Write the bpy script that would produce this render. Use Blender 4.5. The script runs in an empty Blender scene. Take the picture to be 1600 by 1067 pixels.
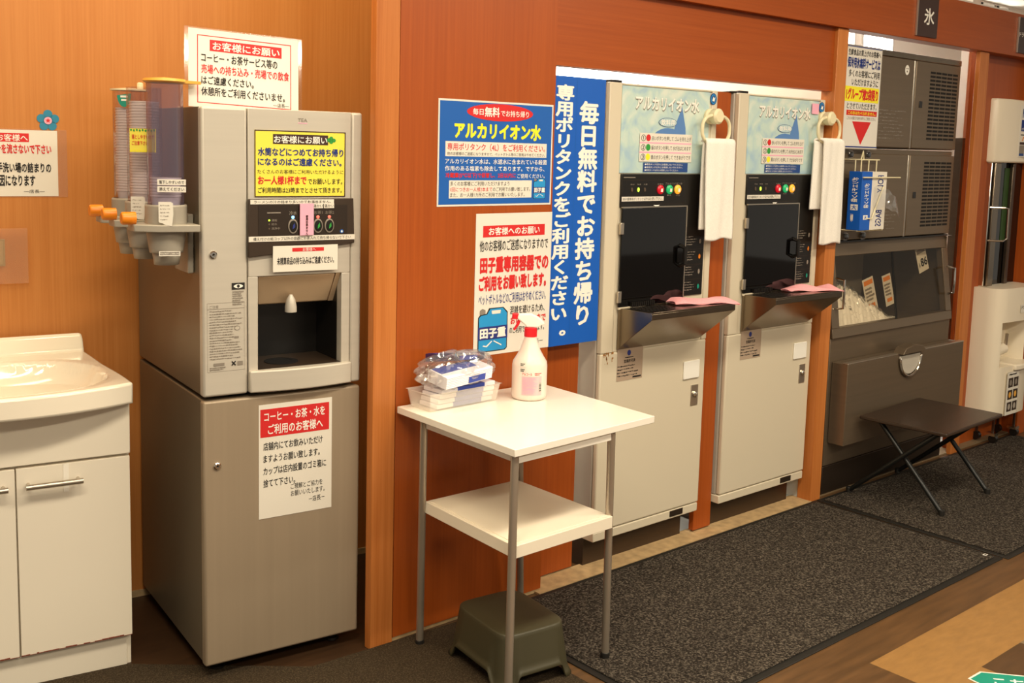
import bpy, bmesh, math, random
from mathutils import Vector, Matrix
random.seed(7)
SC = bpy.context.scene
COL = SC.collection
PI = math.pi

# ------------------------------------------------------------------ camera
YAW, PITCH, ROLL, CAM_H, FPX = 0.7148, 0.1195, -0.0266, 1.40, 1672.5
cy, sy, cp, sp = math.cos(YAW), math.sin(YAW), math.cos(PITCH), math.sin(PITCH)
fwd = Vector((sy*cp, cy*cp, -sp)); right0 = Vector((cy, -sy, 0)); down0 = fwd.cross(right0)
c_, s_ = math.cos(ROLL), math.sin(ROLL)
rgt = c_*right0 + s_*down0
dwn = -s_*right0 + c_*down0
cam_data = bpy.data.cameras.new('camera')
cam = bpy.data.objects.new('camera', cam_data); COL.objects.link(cam)
cam.matrix_world = Matrix(((rgt.x, -dwn.x, -fwd.x, 0), (rgt.y, -dwn.y, -fwd.y, 0), (rgt.z, -dwn.z, -fwd.z, CAM_H), (0, 0, 0, 1)))
cam_data.sensor_width = 36.0
cam_data.lens = 36.0*FPX/1600
cam_data.shift_y = -(533.5-430)/1600
cam_data.clip_start = 0.05
SC.camera = cam

# ------------------------------------------------------------------ world, lights, exposure
SC.view_settings.view_transform = 'Standard'
SC.view_settings.look = 'None'
SC.view_settings.gamma = 1.0
SC.view_settings.use_curve_mapping = False
SC.view_settings.exposure = 0.38
SC.render.film_transparent = False
world = bpy.data.worlds.new('world'); SC.world = world
world.use_nodes = True
world.node_tree.nodes['Background'].inputs[0].default_value = (1.0, 0.89, 0.74, 1)
world.node_tree.nodes['Background'].inputs[1].default_value = 0.30

def area(name, loc, size, power, color, rot=(0, 0, 0)):
    l = bpy.data.lights.new(name, 'AREA'); l.shape = 'RECTANGLE'
    l.size, l.size_y = size; l.energy = power; l.color = color
    o = bpy.data.objects.new(name, l); COL.objects.link(o)
    o.location = loc; o.rotation_euler = rot
    return o
WARM = (1.0, 0.885, 0.68)
for i, (x, y, p) in enumerate(((0.2, 0.9, 34), (1.9, 0.9, 34), (3.6, 0.7, 26), (0.3, -1.3, 40), (2.4, -1.3, 40), (4.8, -1.2, 34))):
    area('ceiling_lamp', (x, y, 2.74), (1.25, 0.3), p, WARM)
area('alcove_lamp_fill', (0.35, 2.35, 2.74), (0.9, 0.25), 10, (1.0, 0.83, 0.52))
area('alcove_lamp_fill', (1.30, 2.50, 2.74), (0.5, 0.25), 12, (1.0, 0.83, 0.52))  # unseen second lamp, added to brighten the alcove wall near the post
area('back_room_lamp_fill', (2.95, 3.7, 2.86), (0.9, 1.0), 35, (1.0, 0.92, 0.82))  # unseen extra lamp, added to brighten the plaster side wall
area('back_room_lamp_fill', (5.6, 3.9, 2.9), (5.0, 1.2), 420, (1.0, 0.95, 0.88))

# ------------------------------------------------------------------ materials
def lin(c):
    if isinstance(c, str):
        c = tuple(int(c[i:i+2], 16)/255 for i in (0, 2, 4))
    return tuple((v/12.92 if v <= 0.04045 else ((v+0.055)/1.055)**2.4) for v in c) + (1.0,)
MATS = {}
def mat(name, col, rough=0.5, metal=0.0, spec=0.5, emit=0.0, noise=None, alpha=None, coat=0.0):
    if name in MATS: return MATS[name]
    m = bpy.data.materials.new(name); m.use_nodes = True
    nt = m.node_tree; b = nt.nodes['Principled BSDF']
    b.inputs['Base Color'].default_value = lin(col)
    b.inputs['Roughness'].default_value = rough
    b.inputs['Metallic'].default_value = metal
    b.inputs['Specular IOR Level'].default_value = spec
    b.inputs['Coat Weight'].default_value = coat
    if emit:
        b.inputs['Emission Color'].default_value = lin(col); b.inputs['Emission Strength'].default_value = emit
    if noise:                       # (scale xyz, strength, bump, detail)
        sc, strength, bump = noise
        tc = nt.nodes.new('ShaderNodeTexCoord'); mp = nt.nodes.new('ShaderNodeMapping')
        mp.inputs['Scale'].default_value = sc
        nz = nt.nodes.new('ShaderNodeTexNoise'); nz.inputs['Scale'].default_value = 1.0; nz.inputs['Detail'].default_value = 6
        nt.links.new(tc.outputs['Object'], mp.inputs['Vector']); nt.links.new(mp.outputs[0], nz.inputs['Vector'])
        if strength:
            rp = nt.nodes.new('ShaderNodeValToRGB')
            base = lin(col)
            rp.color_ramp.elements[0].position = 0.3; rp.color_ramp.elements[1].position = 0.7
            rp.color_ramp.elements[0].color = tuple(v*(1-strength) for v in base[:3])+(1,)
            rp.color_ramp.elements[1].color = tuple(min(1, v*(1+strength)) for v in base[:3])+(1,)
            nt.links.new(nz.outputs['Fac'], rp.inputs[0]); nt.links.new(rp.outputs[0], b.inputs['Base Color'])
        if bump:
            bp = nt.nodes.new('ShaderNodeBump'); bp.inputs['Strength'].default_value = bump; bp.inputs['Distance'].default_value = 0.002
            nt.links.new(nz.outputs['Fac'], bp.inputs['Height']); nt.links.new(bp.outputs[0], b.inputs['Normal'])
    MATS[name] = m
    return m
def film(name, tint, gloss=0.12, rough=0.08, body=None, body_amt=0.0, edge=0.5):
    """thin clear plastic: mostly see-through, a little gloss, optional milky body"""
    m = bpy.data.materials.new(name); m.use_nodes = True
    nt = m.node_tree; nt.nodes.clear()
    out = nt.nodes.new('ShaderNodeOutputMaterial')
    tr = nt.nodes.new('ShaderNodeBsdfTransparent'); tr.inputs[0].default_value = lin(tint)
    gl = nt.nodes.new('ShaderNodeBsdfGlossy'); gl.inputs['Roughness'].default_value = rough
    mx = nt.nodes.new('ShaderNodeMixShader')
    lw = nt.nodes.new('ShaderNodeLayerWeight'); lw.inputs['Blend'].default_value = 0.25
    mm = nt.nodes.new('ShaderNodeMath'); mm.operation = 'MULTIPLY_ADD'
    mm.inputs[1].default_value = edge; mm.inputs[2].default_value = gloss
    nt.links.new(lw.outputs['Facing'], mm.inputs[0]); nt.links.new(mm.outputs[0], mx.inputs[0])
    nt.links.new(tr.outputs[0], mx.inputs[1]); nt.links.new(gl.outputs[0], mx.inputs[2])
    last = mx
    if body_amt:
        df = nt.nodes.new('ShaderNodeBsdfDiffuse'); df.inputs[0].default_value = lin(body)
        m2 = nt.nodes.new('ShaderNodeMixShader'); m2.inputs[0].default_value = body_amt
        nt.links.new(mx.outputs[0], m2.inputs[1]); nt.links.new(df.outputs[0], m2.inputs[2]); last = m2
    nt.links.new(last.outputs[0], out.inputs[0])
    MATS[name] = m
    return m
def wood(name, dark, light, grain, rough=0.38):
    """veneer: fine streaks stretched along the grain axis ('x' or 'z') over broad bands"""
    m = bpy.data.materials.new(name); m.use_nodes = True
    nt = m.node_tree; b = nt.nodes['Principled BSDF']
    b.inputs['Roughness'].default_value = rough; b.inputs['Specular IOR Level'].default_value = 0.35
    tc = nt.nodes.new('ShaderNodeTexCoord')
    def nz(sc, det):
        mp = nt.nodes.new('ShaderNodeMapping'); mp.inputs['Scale'].default_value = sc
        n = nt.nodes.new('ShaderNodeTexNoise'); n.inputs['Scale'].default_value = 1; n.inputs['Detail'].default_value = det
        n.inputs['Roughness'].default_value = 0.65
        nt.links.new(tc.outputs['Object'], mp.inputs[0]); nt.links.new(mp.outputs[0], n.inputs['Vector']); return n
    f = (110, 110, 2.2) if grain == 'z' else (2.2, 110, 110)
    g = (7, 7, 0.35) if grain == 'z' else (0.35, 7, 9)
    a, c = nz(f, 5), nz(g, 3)
    mx = nt.nodes.new('ShaderNodeMath'); mx.operation = 'MULTIPLY_ADD'; mx.inputs[1].default_value = 0.55
    m3 = nt.nodes.new('ShaderNodeMath'); m3.operation = 'MULTIPLY'; m3.inputs[1].default_value = 0.45
    nt.links.new(c.outputs['Fac'], m3.inputs[0]); nt.links.new(a.outputs['Fac'], mx.inputs[0]); nt.links.new(m3.outputs[0], mx.inputs[2])
    rp = nt.nodes.new('ShaderNodeValToRGB')
    rp.color_ramp.elements[0].position = 0.36; rp.color_ramp.elements[1].position = 0.64
    rp.color_ramp.elements[0].color = lin(dark); rp.color_ramp.elements[1].color = lin(light)
    nt.links.new(mx.outputs[0], rp.inputs[0]); nt.links.new(rp.outputs[0], b.inputs['Base Color'])
    MATS[name] = m
    return m

wood('wood_panel', '984513', 'AA521B', 'z'); wood('wood_beam', '964413', 'A8511B', 'x')
wood('wood_post', 'B4662B', 'CB7E40', 'z'); wood('wood_left_lit', 'BC7638', 'CB8748', 'z')  # left wall: same wood, its yellower, brighter light put into the colour
wood('wood_dark', '5A3018', '7A4526', 'x', 0.3)
mat('silver', 'C8C0B2', 0.42, 0.15, noise=((0.8, 0.8, 60), 0.03, 0))
mat('silver_lower', 'A3917A', 0.40, 0.2, noise=((60, 60, 0.8), 0.03, 0))
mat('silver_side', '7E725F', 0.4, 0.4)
mat('beige_metal', 'CDB291', 0.4, 0.3)
mat('black', '15120F', 0.35); mat('black_matte', '0D0B0A', 0.7)
mat('black_glass', '070606', 0.04, 0, 0.6)
mat('bezel', '3A2D22', 0.35); mat('bezel2', '2E241C', 0.3)
mat('ink', '1B1714', 0.7); mat('ink_blue', '17307C', 0.7); mat('ink_red', 'D42222', 0.6); mat('ink_brown', '3A1D17', 0.6)
mat('ink_white', 'F6F2E8', 0.6); mat('ink_yellow', 'F7EC2B', 0.6); mat('ink_grey', '8A8074', 0.6); mat('pink', 'F2AFC6', 0.7)
mat('paper', 'E8E1D3', 0.55); mat('paper_gloss', 'E8E2D6', 0.25); mat('yellow_paper', 'F7E650', 0.45)
mat('poster_blue', '1C5FB4', 0.35); mat('banner_blue', '0F5CC0', 0.4); mat('jug_blue', '2497D6', 0.5); mat('jug_band', '28347F', 0.5)
mat('orange', 'F08A1E', 0.35); mat('amber', 'F2B24A', 0.4); mat('green', '2F9A3C', 0.5)
mat('sink_white', 'F3E9D6', 0.12, 0, 0.5, coat=0.4); mat('cabinet_white', 'EDE3D0', 0.42)
mat('tape', 'F7F0E2', 0.3); mat('chip', '7A3B28', 0.8); mat('rust', 'A8743A', 0.9)
mat('nickel', 'C9BFB0', 0.3, 0.9); mat('chrome', 'D8D2C8', 0.12, 1.0); mat('steel_leg', 'B8AC9C', 0.32, 0.7)
mat('stainless', '8A7D6C', 0.26, 1.0, noise=((40, 40, 1.0), 0.06, 0)); mat('stainless_dark', '5E5044', 0.34, 0.85, noise=((1, 1, 60), 0.05, 0))
mat('stainless_warm', '7A6A57', 0.36, 0.55, noise=((1, 1, 60), 0.05, 0))
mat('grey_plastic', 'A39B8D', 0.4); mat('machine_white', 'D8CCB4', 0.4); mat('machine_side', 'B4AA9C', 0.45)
mat('table_white', 'F6EFE2', 0.22, 0, 0.5, coat=0.2); mat('shelf_white', 'EFE4CF', 0.4)
mat('olive', '3F3A26', 0.5); mat('black_rubber', '17140F', 0.6); mat('fold_top', '33251B', 0.35, noise=((3, 60, 60), 0.15, 0)); mat('fold_leg', '121413', 0.4)
mat('towel', 'F5F0E6', 0.95, 0, 0.1, noise=((260, 260, 260), 0.05, 0.6)); mat('pink_cloth', 'EFA8AC', 0.95, 0, 0.1, noise=((240, 240, 240), 0.08, 0.5))
mat('cream', 'EADFB8', 0.4); mat('dispenser_white', 'EFE3CC', 0.3)
mat('bottle', 'F0DED2', 0.3, 0, 0.5); mat('bottle_red', 'E0202A', 0.35); mat('label_pink', 'F3BFC0', 0.6)
mat('cup', 'F1EBE2', 0.6); mat('packet_blue', '2744A8', 0.4); mat('packet_purple', '3A2A58', 0.35); mat('packet_white', 'ECEAF0', 0.4)
mat('sign_brown', '3B2620', 0.4); mat('teal', '138E78', 0.5); mat('led_green', 'B6F23A', 0.3, emit=2.0); mat('led_blue', '6FB0FF', 0.3, emit=2.5)
mat('led_red', 'FF5A48', 0.3, emit=1.6); mat('led_amber', 'FFB347', 0.3, emit=1.2); mat('led_dim', '5A4A3C', 0.4)
mat('btn_red', 'B01020', 0.25, emit=0.5); mat('btn_green', '1E9A5A', 0.25, emit=0.5); mat('btn_amber', 'F0A030', 0.25, emit=0.6)
mat('navy', '1F4686', 0.5); mat('ice', 'FFFCF6', 0.3); mat('plaster', 'F2EADC', 0.8); mat('ceiling', 'EFE8DA', 0.9)
mat('window_frame', 'D9D2C6', 0.4); mat('tan_strip', 'B79A70', 0.6, noise=((30, 30, 30), 0.2, 0)); mat('grey_vinyl', 'C9CFCC', 0.5)
mat('day', 'FFFFFF', 0.5, emit=6.0)
film('clear', 'FFFFFF', 0.06); film('tube', 'EFE8EC', 0.06); film('tube_blue', 'DDD6E4', 0.07, 0.08, 'A79FBE', 0.10); film('frost', 'FFFDFA', 0.03, 0.25, 'FFFAF2', 0.24, edge=.2)
film('glass', 'F2EEE6', 0.015, 0.02, edge=0.08); film('bag', 'FFFFFF', 0.16, 0.1, 'FFFFFF', 0.05); film('laminate', 'FFF6E8', 0.03, 0.25, 'F2D8B8', 0.12)

def tile_mat():
    m = bpy.data.materials.new('tile_brown'); m.use_nodes = True
    nt = m.node_tree; b = nt.nodes['Principled BSDF']; b.inputs['Roughness'].default_value = 0.42
    tc = nt.nodes.new('ShaderNodeTexCoord'); mp = nt.nodes.new('ShaderNodeMapping'); mp.inputs['Scale'].default_value = (5, 45, 1)
    n = nt.nodes.new('ShaderNodeTexNoise'); n.inputs['Scale'].default_value = 1; n.inputs['Detail'].default_value = 6
    rp = nt.nodes.new('ShaderNodeValToRGB'); rp.color_ramp.elements[0].position = .3; rp.color_ramp.elements[1].position = .7
    rp.color_ramp.elements[0].color = lin('4F3820'); rp.color_ramp.elements[1].color = lin('67492B')
    nt.links.new(tc.outputs['Object'], mp.inputs[0]); nt.links.new(mp.outputs[0], n.inputs['Vector']); nt.links.new(n.outputs['Fac'], rp.inputs[0])
    nt.links.new(rp.outputs[0], b.inputs['Base Color']); MATS['tile_brown'] = m
tile_mat()
mat('tile_tan', '97703F', 0.42, noise=((16, 50, 1), 0.12, 0)); mat('tile_dark', '513A23', 0.42, noise=((8, 50, 1), 0.15, 0)); mat('alcove_floor_shaded', '3E2A1A', 0.4, noise=((5, 45, 1), 0.2, 0)); mat('tile_grey', '7C6A50', 0.5)  # alcove floor colour darkened to carry the shade between basin and tea machine
def carpet(name, c1, c2, c3, scale, aniso=1.0):
    m = bpy.data.materials.new(name); m.use_nodes = True
    nt = m.node_tree; b = nt.nodes['Principled BSDF']; b.inputs['Roughness'].default_value = 0.95; b.inputs['Specular IOR Level'].default_value = 0.1
    tc = nt.nodes.new('ShaderNodeTexCoord')
    mp = nt.nodes.new('ShaderNodeMapping'); mp.inputs['Scale'].default_value = (scale, scale*aniso, scale)
    n = nt.nodes.new('ShaderNodeTexNoise'); n.inputs['Scale'].default_value = 1; n.inputs['Detail'].default_value = 3; n.inputs['Roughness'].default_value = .7
    rp = nt.nodes.new('ShaderNodeValToRGB'); e = rp.color_ramp.elements
    e[0].position = .36; e[0].color = lin(c1); e[1].position = .66; e[1].color = lin(c3)
    k = e.new(.5); k.color = lin(c2)
    bp = nt.nodes.new('ShaderNodeBump'); bp.inputs['Strength'].default_value = .8; bp.inputs['Distance'].default_value = .004
    nt.links.new(tc.outputs['Object'], mp.inputs[0]); nt.links.new(mp.outputs[0], n.inputs['Vector']); nt.links.new(n.outputs['Fac'], rp.inputs[0])
    nt.links.new(rp.outputs[0], b.inputs['Base Color']); nt.links.new(n.outputs['Fac'], bp.inputs['Height']); nt.links.new(bp.outputs[0], b.inputs['Normal'])
    MATS[name] = m
carpet('carpet', '1C1815', '36302A', '6E655A', 150, 1.0)
carpet('mat_left', '332A20', '3C3226', '584B39', 240)
def graphic():                      # pale water picture printed on the machine's head panel
    m = bpy.data.materials.new('water_print'); m.use_nodes = True
    nt = m.node_tree; b = nt.nodes['Principled BSDF']; b.inputs['Roughness'].default_value = 0.3
    tc = nt.nodes.new('ShaderNodeTexCoord'); mp = nt.nodes.new('ShaderNodeMapping'); mp.inputs['Scale'].default_value = (7, 7, 9)
    n = nt.nodes.new('ShaderNodeTexNoise'); n.inputs['Scale'].default_value = 1; n.inputs['Detail'].default_value = 8; n.inputs['Distortion'].default_value = 1.8
    rp = nt.nodes.new('ShaderNodeValToRGB'); e = rp.color_ramp.elements
    e[0].position = .34; e[0].color = lin('A6C4D2'); e[1].position = .68; e[1].color = lin('DBE3D6')
    k = e.new(.52); k.color = lin('C2D8D0')
    nt.links.new(tc.outputs['Object'], mp.inputs[0]); nt.links.new(mp.outputs[0], n.inputs['Vector']); nt.links.new(n.outputs['Fac'], rp.inputs[0])
    nt.links.new(rp.outputs[0], b.inputs['Base Color']); MATS['water_print'] = m
graphic()
mat('card_green', '2F4A1E', 0.5); mat('drop_blue', '5B86C0', 0.4); mat('drop_dark', '2E4E86', 0.4)

# ------------------------------------------------------------------ mesh builder
class MB:
    def __init__(s): s.v = []; s.f = []; s.m = []; s.mats = []
    def mi(s, m):
        if m not in s.mats: s.mats.append(m)
        return s.mats.index(m)
    def add(s, verts, faces, m):
        o = len(s.v); s.v += [tuple(p) for p in verts]; k = s.mi(m)
        for f in faces: s.f.append([o+i for i in f]); s.m.append(k)
        return s
    def box(s, x0, x1, y0, y1, z0, z1, m):
        v = [(x0, y0, z0), (x1, y0, z0), (x1, y1, z0), (x0, y1, z0), (x0, y0, z1), (x1, y0, z1), (x1, y1, z1), (x0, y1, z1)]
        return s.add(v, [(3, 2, 1, 0), (4, 5, 6, 7), (0, 1, 5, 4), (1, 2, 6, 5), (2, 3, 7, 6), (3, 0, 4, 7)], m)
    def prism(s, pts, axis, a0, a1, m):
        """closed polygon pts (2D) extruded along axis: 'x' -> pts are (y,z), 'y' -> (x,z), 'z' -> (x,y)"""
        n = len(pts)
        def P(p, a): return {'x': (a, p[0], p[1]), 'y': (p[0], a, p[1]), 'z': (p[0], p[1], a)}[axis]
        v = [P(p, a0) for p in pts]+[P(p, a1) for p in pts]
        f = [tuple(range(n))[::-1], tuple(range(n, 2*n))]+[(i, (i+1) % n, n+(i+1) % n, n+i) for i in range(n)]
        return s.add(v, f, m)
    def tube(s, path, r, m, n=10, closed=False):
        pts = [Vector(p) for p in path]; L = len(pts)
        rs = r if isinstance(r, (list, tuple)) else [r]*L
        up = None; v = []
        for i, p in enumerate(pts):
            a = pts[(i-1) % L] if (closed or i > 0) else p
            b = pts[(i+1) % L] if (closed or i < L-1) else p
            t = (b-a).normalized()
            if up is None: up = Vector((0, 0, 1)) if abs(t.z) < .9 else Vector((1, 0, 0))
            x = t.cross(up).normalized(); up = x.cross(t).normalized()
            for k in range(n):
                an = 2*PI*k/n; v.append(p+rs[i]*(math.cos(an)*x+math.sin(an)*up))
        f = []
        for i in range(L if closed else L-1):
            j = (i+1) % L
            for k in range(n): f.append((i*n+k, i*n+(k+1) % n, j*n+(k+1) % n, j*n+k))
        if not closed: f += [tuple(range(n))[::-1], tuple(range((L-1)*n, L*n))]
        return s.add(v, f, m)
    def lathe(s, prof, m, c=(0, 0, 0), n=28, axis='z', sx=1, sy=1, cap=True):
        v = []
        for r, h in prof:
            for k in range(n):
                a = 2*PI*k/n; x, y = r*math.cos(a)*sx, r*math.sin(a)*sy
                p = {'z': (x, y, h), 'y': (x, h, y), 'x': (h, x, y)}[axis]
                v.append((p[0]+c[0], p[1]+c[1], p[2]+c[2]))
        f = [(i*n+k, i*n+(k+1) % n, (i+1)*n+(k+1) % n, (i+1)*n+k) for i in range(len(prof)-1) for k in range(n)]
        if cap: f += [tuple(range(n))[::-1], tuple(range((len(prof)-1)*n, len(prof)*n))]
        return s.add(v, f, m)
    def grid(s, fn, nu, nv, m, closed_u=False):
        v = [fn(i/(nu-1 if not closed_u else nu), j/(nv-1)) for j in range(nv) for i in range(nu)]
        f = [(j*nu+i, j*nu+(i+1) % nu, (j+1)*nu+(i+1) % nu, (j+1)*nu+i) for j in range(nv-1) for i in range(nu if closed_u else nu-1)]
        return s.add(v, f, m)
    def build(s, name, parent=None, loc=(0, 0, 0), rz=0.0, bevel=0.0, seg=2, smooth=35, solid=0.0, kind=None, recalc=True, subsurf=0):
        me = bpy.data.meshes.new(name)
        me.from_pydata(s.v, [], s.f)
        for k in s.mats: me.materials.append(MATS[k])
        me.polygons.foreach_set('material_index', s.m)
        if recalc:
            bm = bmesh.new(); bm.from_mesh(me); bmesh.ops.recalc_face_normals(bm, faces=bm.faces[:]); bm.to_mesh(me); bm.free()
        if smooth:
            me.polygons.foreach_set('use_smooth', [True]*len(me.polygons)); me.set_sharp_from_angle(angle=math.radians(smooth))
        me.update()
        o = bpy.data.objects.new(name, me); COL.objects.link(o)
        if solid:
            q = o.modifiers.new('solid', 'SOLIDIFY'); q.thickness = solid; q.offset = 0
        if subsurf:
            q = o.modifiers.new('sub', 'SUBSURF'); q.levels = subsurf; q.render_levels = subsurf
        if bevel:
            q = o.modifiers.new('bevel', 'BEVEL'); q.width = bevel; q.segments = seg; q.limit_method = 'ANGLE'; q.angle_limit = math.radians(40); q.harden_normals = False
        o.location = loc; o.rotation_euler = (0, 0, rz)
        if parent: o.parent = parent
        if kind: o['kind'] = kind
        return o
def tag(o, label, cat, group=None):
    o['label'] = label; o['category'] = cat
    if group: o['group'] = group
    return o
def thing(name, label, cat, loc=(0, 0, 0), rz=0.0, group=None):
    o = bpy.data.objects.new(name, None); COL.objects.link(o); o.empty_display_size = .05
    o.location = loc; o.rotation_euler = (0, 0, rz)
    return tag(o, label, cat, group)
def struct(name, mb, **k): return mb.build(name, kind='structure', **k)
def copy_tree(o, parent=None):
    c = o.copy(); COL.objects.link(c)
    if parent: c.parent = parent
    for ch in list(o.children): copy_tree(ch, c)
    return c
def R(d): return math.radians(d)

# ------------------------------------------------------------------ lettering
GL = {}
def glyphs(text, bold):
    key = (text, bold)
    if key in GL: return GL[key]
    c = bpy.data.curves.new('lettering', 'FONT'); c.body = text; c.resolution_u = 2; c.fill_mode = 'FRONT'
    o = bpy.data.objects.new('lettering', c); COL.objects.link(o)
    dg = bpy.context.evaluated_depsgraph_get(); dg.update()
    me = bpy.data.meshes.new_from_object(o.evaluated_get(dg))
    r = ([(v.co.x, v.co.y, 0.0) for v in me.vertices], [tuple(p.vertices) for p in me.polygons])
    bpy.data.objects.remove(o); bpy.data.curves.remove(c); bpy.data.meshes.remove(me)
    if bold:                        # heavier strokes: the same outline struck several times, a hair apart
        d = bold*.72; sh = [(d, d), (-d, d), (d, -d), (-d, -d)]
        if bold > .02: sh += [(bold, 0), (-bold, 0), (0, bold), (0, -bold)]
        vs, fs = [], []
        for k, (dx, dy) in enumerate(sh):
            o_ = len(vs); vs += [(x+dx, y+dy, .07*k) for x, y, _ in r[0]]; fs += [tuple(i+o_ for i in f) for f in r[1]]
        r = (vs, fs)
    GL[key] = r
    return r
class Sheet(MB):
    """flat printed thing: local x right, z down from the top edge, front faces -y; coordinates are fractions of w, h"""
    def __init__(s, w, h, paper='paper', th=0.0008, bend=None):
        super().__init__(); s.w, s.h, s.bend = w, h, bend
        if paper: s.box(0, w, 0, th, -h, 0, paper)
    def P(s, a, b, layer): return (a*s.w, -0.0004*layer, -b*s.h)
    def poly(s, pts, m, layer=1): return s.add([s.P(a, b, layer) for a, b in pts], [tuple(range(len(pts)))[::-1]], m)
    def rect(s, a0, b0, a1, b1, m, layer=1): return s.poly([(a0, b0), (a1, b0), (a1, b1), (a0, b1)], m, layer)
    def frame(s, a0, b0, a1, b1, t, m, layer=1):
        tx, ty = t/s.w, t/s.h
        s.rect(a0, b0, a1, b0+ty, m, layer); s.rect(a0, b1-ty, a1, b1, m, layer)
        s.rect(a0, b0+ty, a0+tx, b1-ty, m, layer); s.rect(a1-tx, b0+ty, a1, b1-ty, m, layer)
    def ell(s, a, b, ra, rb, m, layer=1, n=28, a0=0, a1=2*PI):
        return s.poly([(a+ra*math.cos(a0+(a1-a0)*k/n), b+rb*math.sin(a0+(a1-a0)*k/n)) for k in range(n)], m, layer)
    def text(s, t, a0, b0, a1, b1, m, bold=0.0, layer=2, rot=False):
        vs, fs = glyphs(t, bold)
        if not vs: return s
        x0, x1 = min(v[0] for v in vs), max(v[0] for v in vs); y0, y1 = min(v[1] for v in vs), max(v[1] for v in vs)
        if rot: pv = [s.P(a1-(a1-a0)*(y-y0)/(y1-y0+1e-9), b0+(b1-b0)*(x-x0)/(x1-x0+1e-9), layer+k) for x, y, k in vs]
        else: pv = [s.P(a0+(a1-a0)*(x-x0)/(x1-x0+1e-9), b1-(b1-b0)*(y-y0)/(y1-y0+1e-9), layer+k) for x, y, k in vs]
        return s.add(pv, fs, m)
    def vtext(s, t, a0, b0, a1, b1, m, bold=0.0, layer=2):
        n = len(t); ch = (b1-b0)/n
        for i, c in enumerate(t):
            vs, fs = glyphs(c, bold); dx = 0.55 if c in '。、' else 0
            s.add([s.P(a0+(a1-a0)*(x+dx), b0+ch*i+ch*(0.88-y), layer+k) for x, y, k in vs], fs, m)
        return s
    def scribble(s, a0, b0, a1, b1, m, n, layer=2, seed=1, h=.55, jag=True):
        """lines of print too small to read"""
        rnd = random.Random(seed); d = (b1-b0)/n
        for i in range(n):
            a = a0; end = a1-(a1-a0)*(rnd.random()*.35 if jag else 0)
            while a < end:
                w = (a1-a0)*(.03+.05*rnd.random()); e = min(a+w, end)
                s.rect(a, b0+d*i+d*.2*rnd.random(), e, b0+d*i+d*(h+.25*rnd.random()), m, layer); a = e+(a1-a0)*.012
        return s
def jug(s, a0, b0, a1, b1, layer=2):
    def q(x, y): return (a0+(a1-a0)*x, b0+(b1-b0)*y)
    s.poly([q(0, .2), q(.06, .14), q(.28, .12), q(.36, 0), q(.85, .0), q(1, .12), q(1, .95), q(.93, 1), q(.07, 1), q(0, .95)], 'ink', layer)
    s.poly([q(.03, .21), q(.09, .16), q(.3, .14), q(.4, .02), q(.83, .02), q(.97, .14), q(.97, .94), q(.9, .98), q(.1, .98), q(.03, .94)], 'jug_blue', layer+1)
    s.poly([q(.44, .06), q(.76, .06), q(.74, .14), q(.46, .14)], 'paper', layer+2)
    s.poly([q(.05, .13), q(.05, .04), q(.14, .0), q(.24, .04), q(.24, .12)], 'ink_grey', layer+1)
    s.rect(*q(.0, .42), *q(1, .72), 'jug_band', layer+2)
    s.text('田子重', *q(.06, .45), *q(.94, .69), 'ink_white', .045, layer+3)
    s.poly([q(.16, .86), q(.19, .84), q(.28, .86), q(.46, .75), q(.48, .77), q(.3, .89)], 'ink_white', layer+3)
    s.poly([q(.52, .77), q(.54, .75), q(.8, .86), q(.8, .89)], 'ink_white', layer+3)

# ------------------------------------------------------------------ the setting
fl = MB()
def slab(x0, x1, y0, y1, m): fl.add([(x0, y0, 0), (x1, y0, 0), (x1, y1, 0), (x0, y1, 0)], [(0, 1, 2, 3)], m)
slab(-3, 12, -5, .93, 'tile_brown'); slab(-3, 2.63, .93, 2.38, 'tile_brown'); slab(-3, 2.2, 2.38, 2.9, 'alcove_floor_shaded'); slab(2.2, 2.63, 2.38, 2.9, 'tile_brown'); slab(2.63, 12, 1.468, 2.44, 'tile_brown')
slab(2.63, 12, 1.262, 1.468, 'tile_tan'); slab(2.63, 2.86, .93, 1.262, 'tile_tan'); slab(2.86, 3.10, 1.0, 1.262, 'tile_dark'); slab(2.86, 12, .93, 1.0, 'tile_tan')
slab(3.10, 12, 1.0, 1.262, 'tile_grey'); slab(-3, 2.20, 2.9, 5, 'alcove_floor_shaded'); slab(2.63, 12, 2.44, 5.2, 'grey_vinyl'); slab(2.2, 2.63, 2.9, 5.2, 'grey_vinyl')
struct('floor', fl, smooth=0)
struct('ceiling', MB().box(-3, 12, -5, 5.2, 2.9, 2.95, 'ceiling'))
# left back wall, slightly turned against the partition
WY = R(-9)
struct('wall_left', MB().box(-2.6, 1.0, 0, .05, 0, 2.9, 'wood_left_lit'), loc=(1.214, 3.11, 0), rz=WY)
struct('baseboard_left', MB().box(-2.6, 1.0, -.006, 0, 0, .02, 'tan_strip'), loc=(1.214, 3.11, 0), rz=WY)
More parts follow.
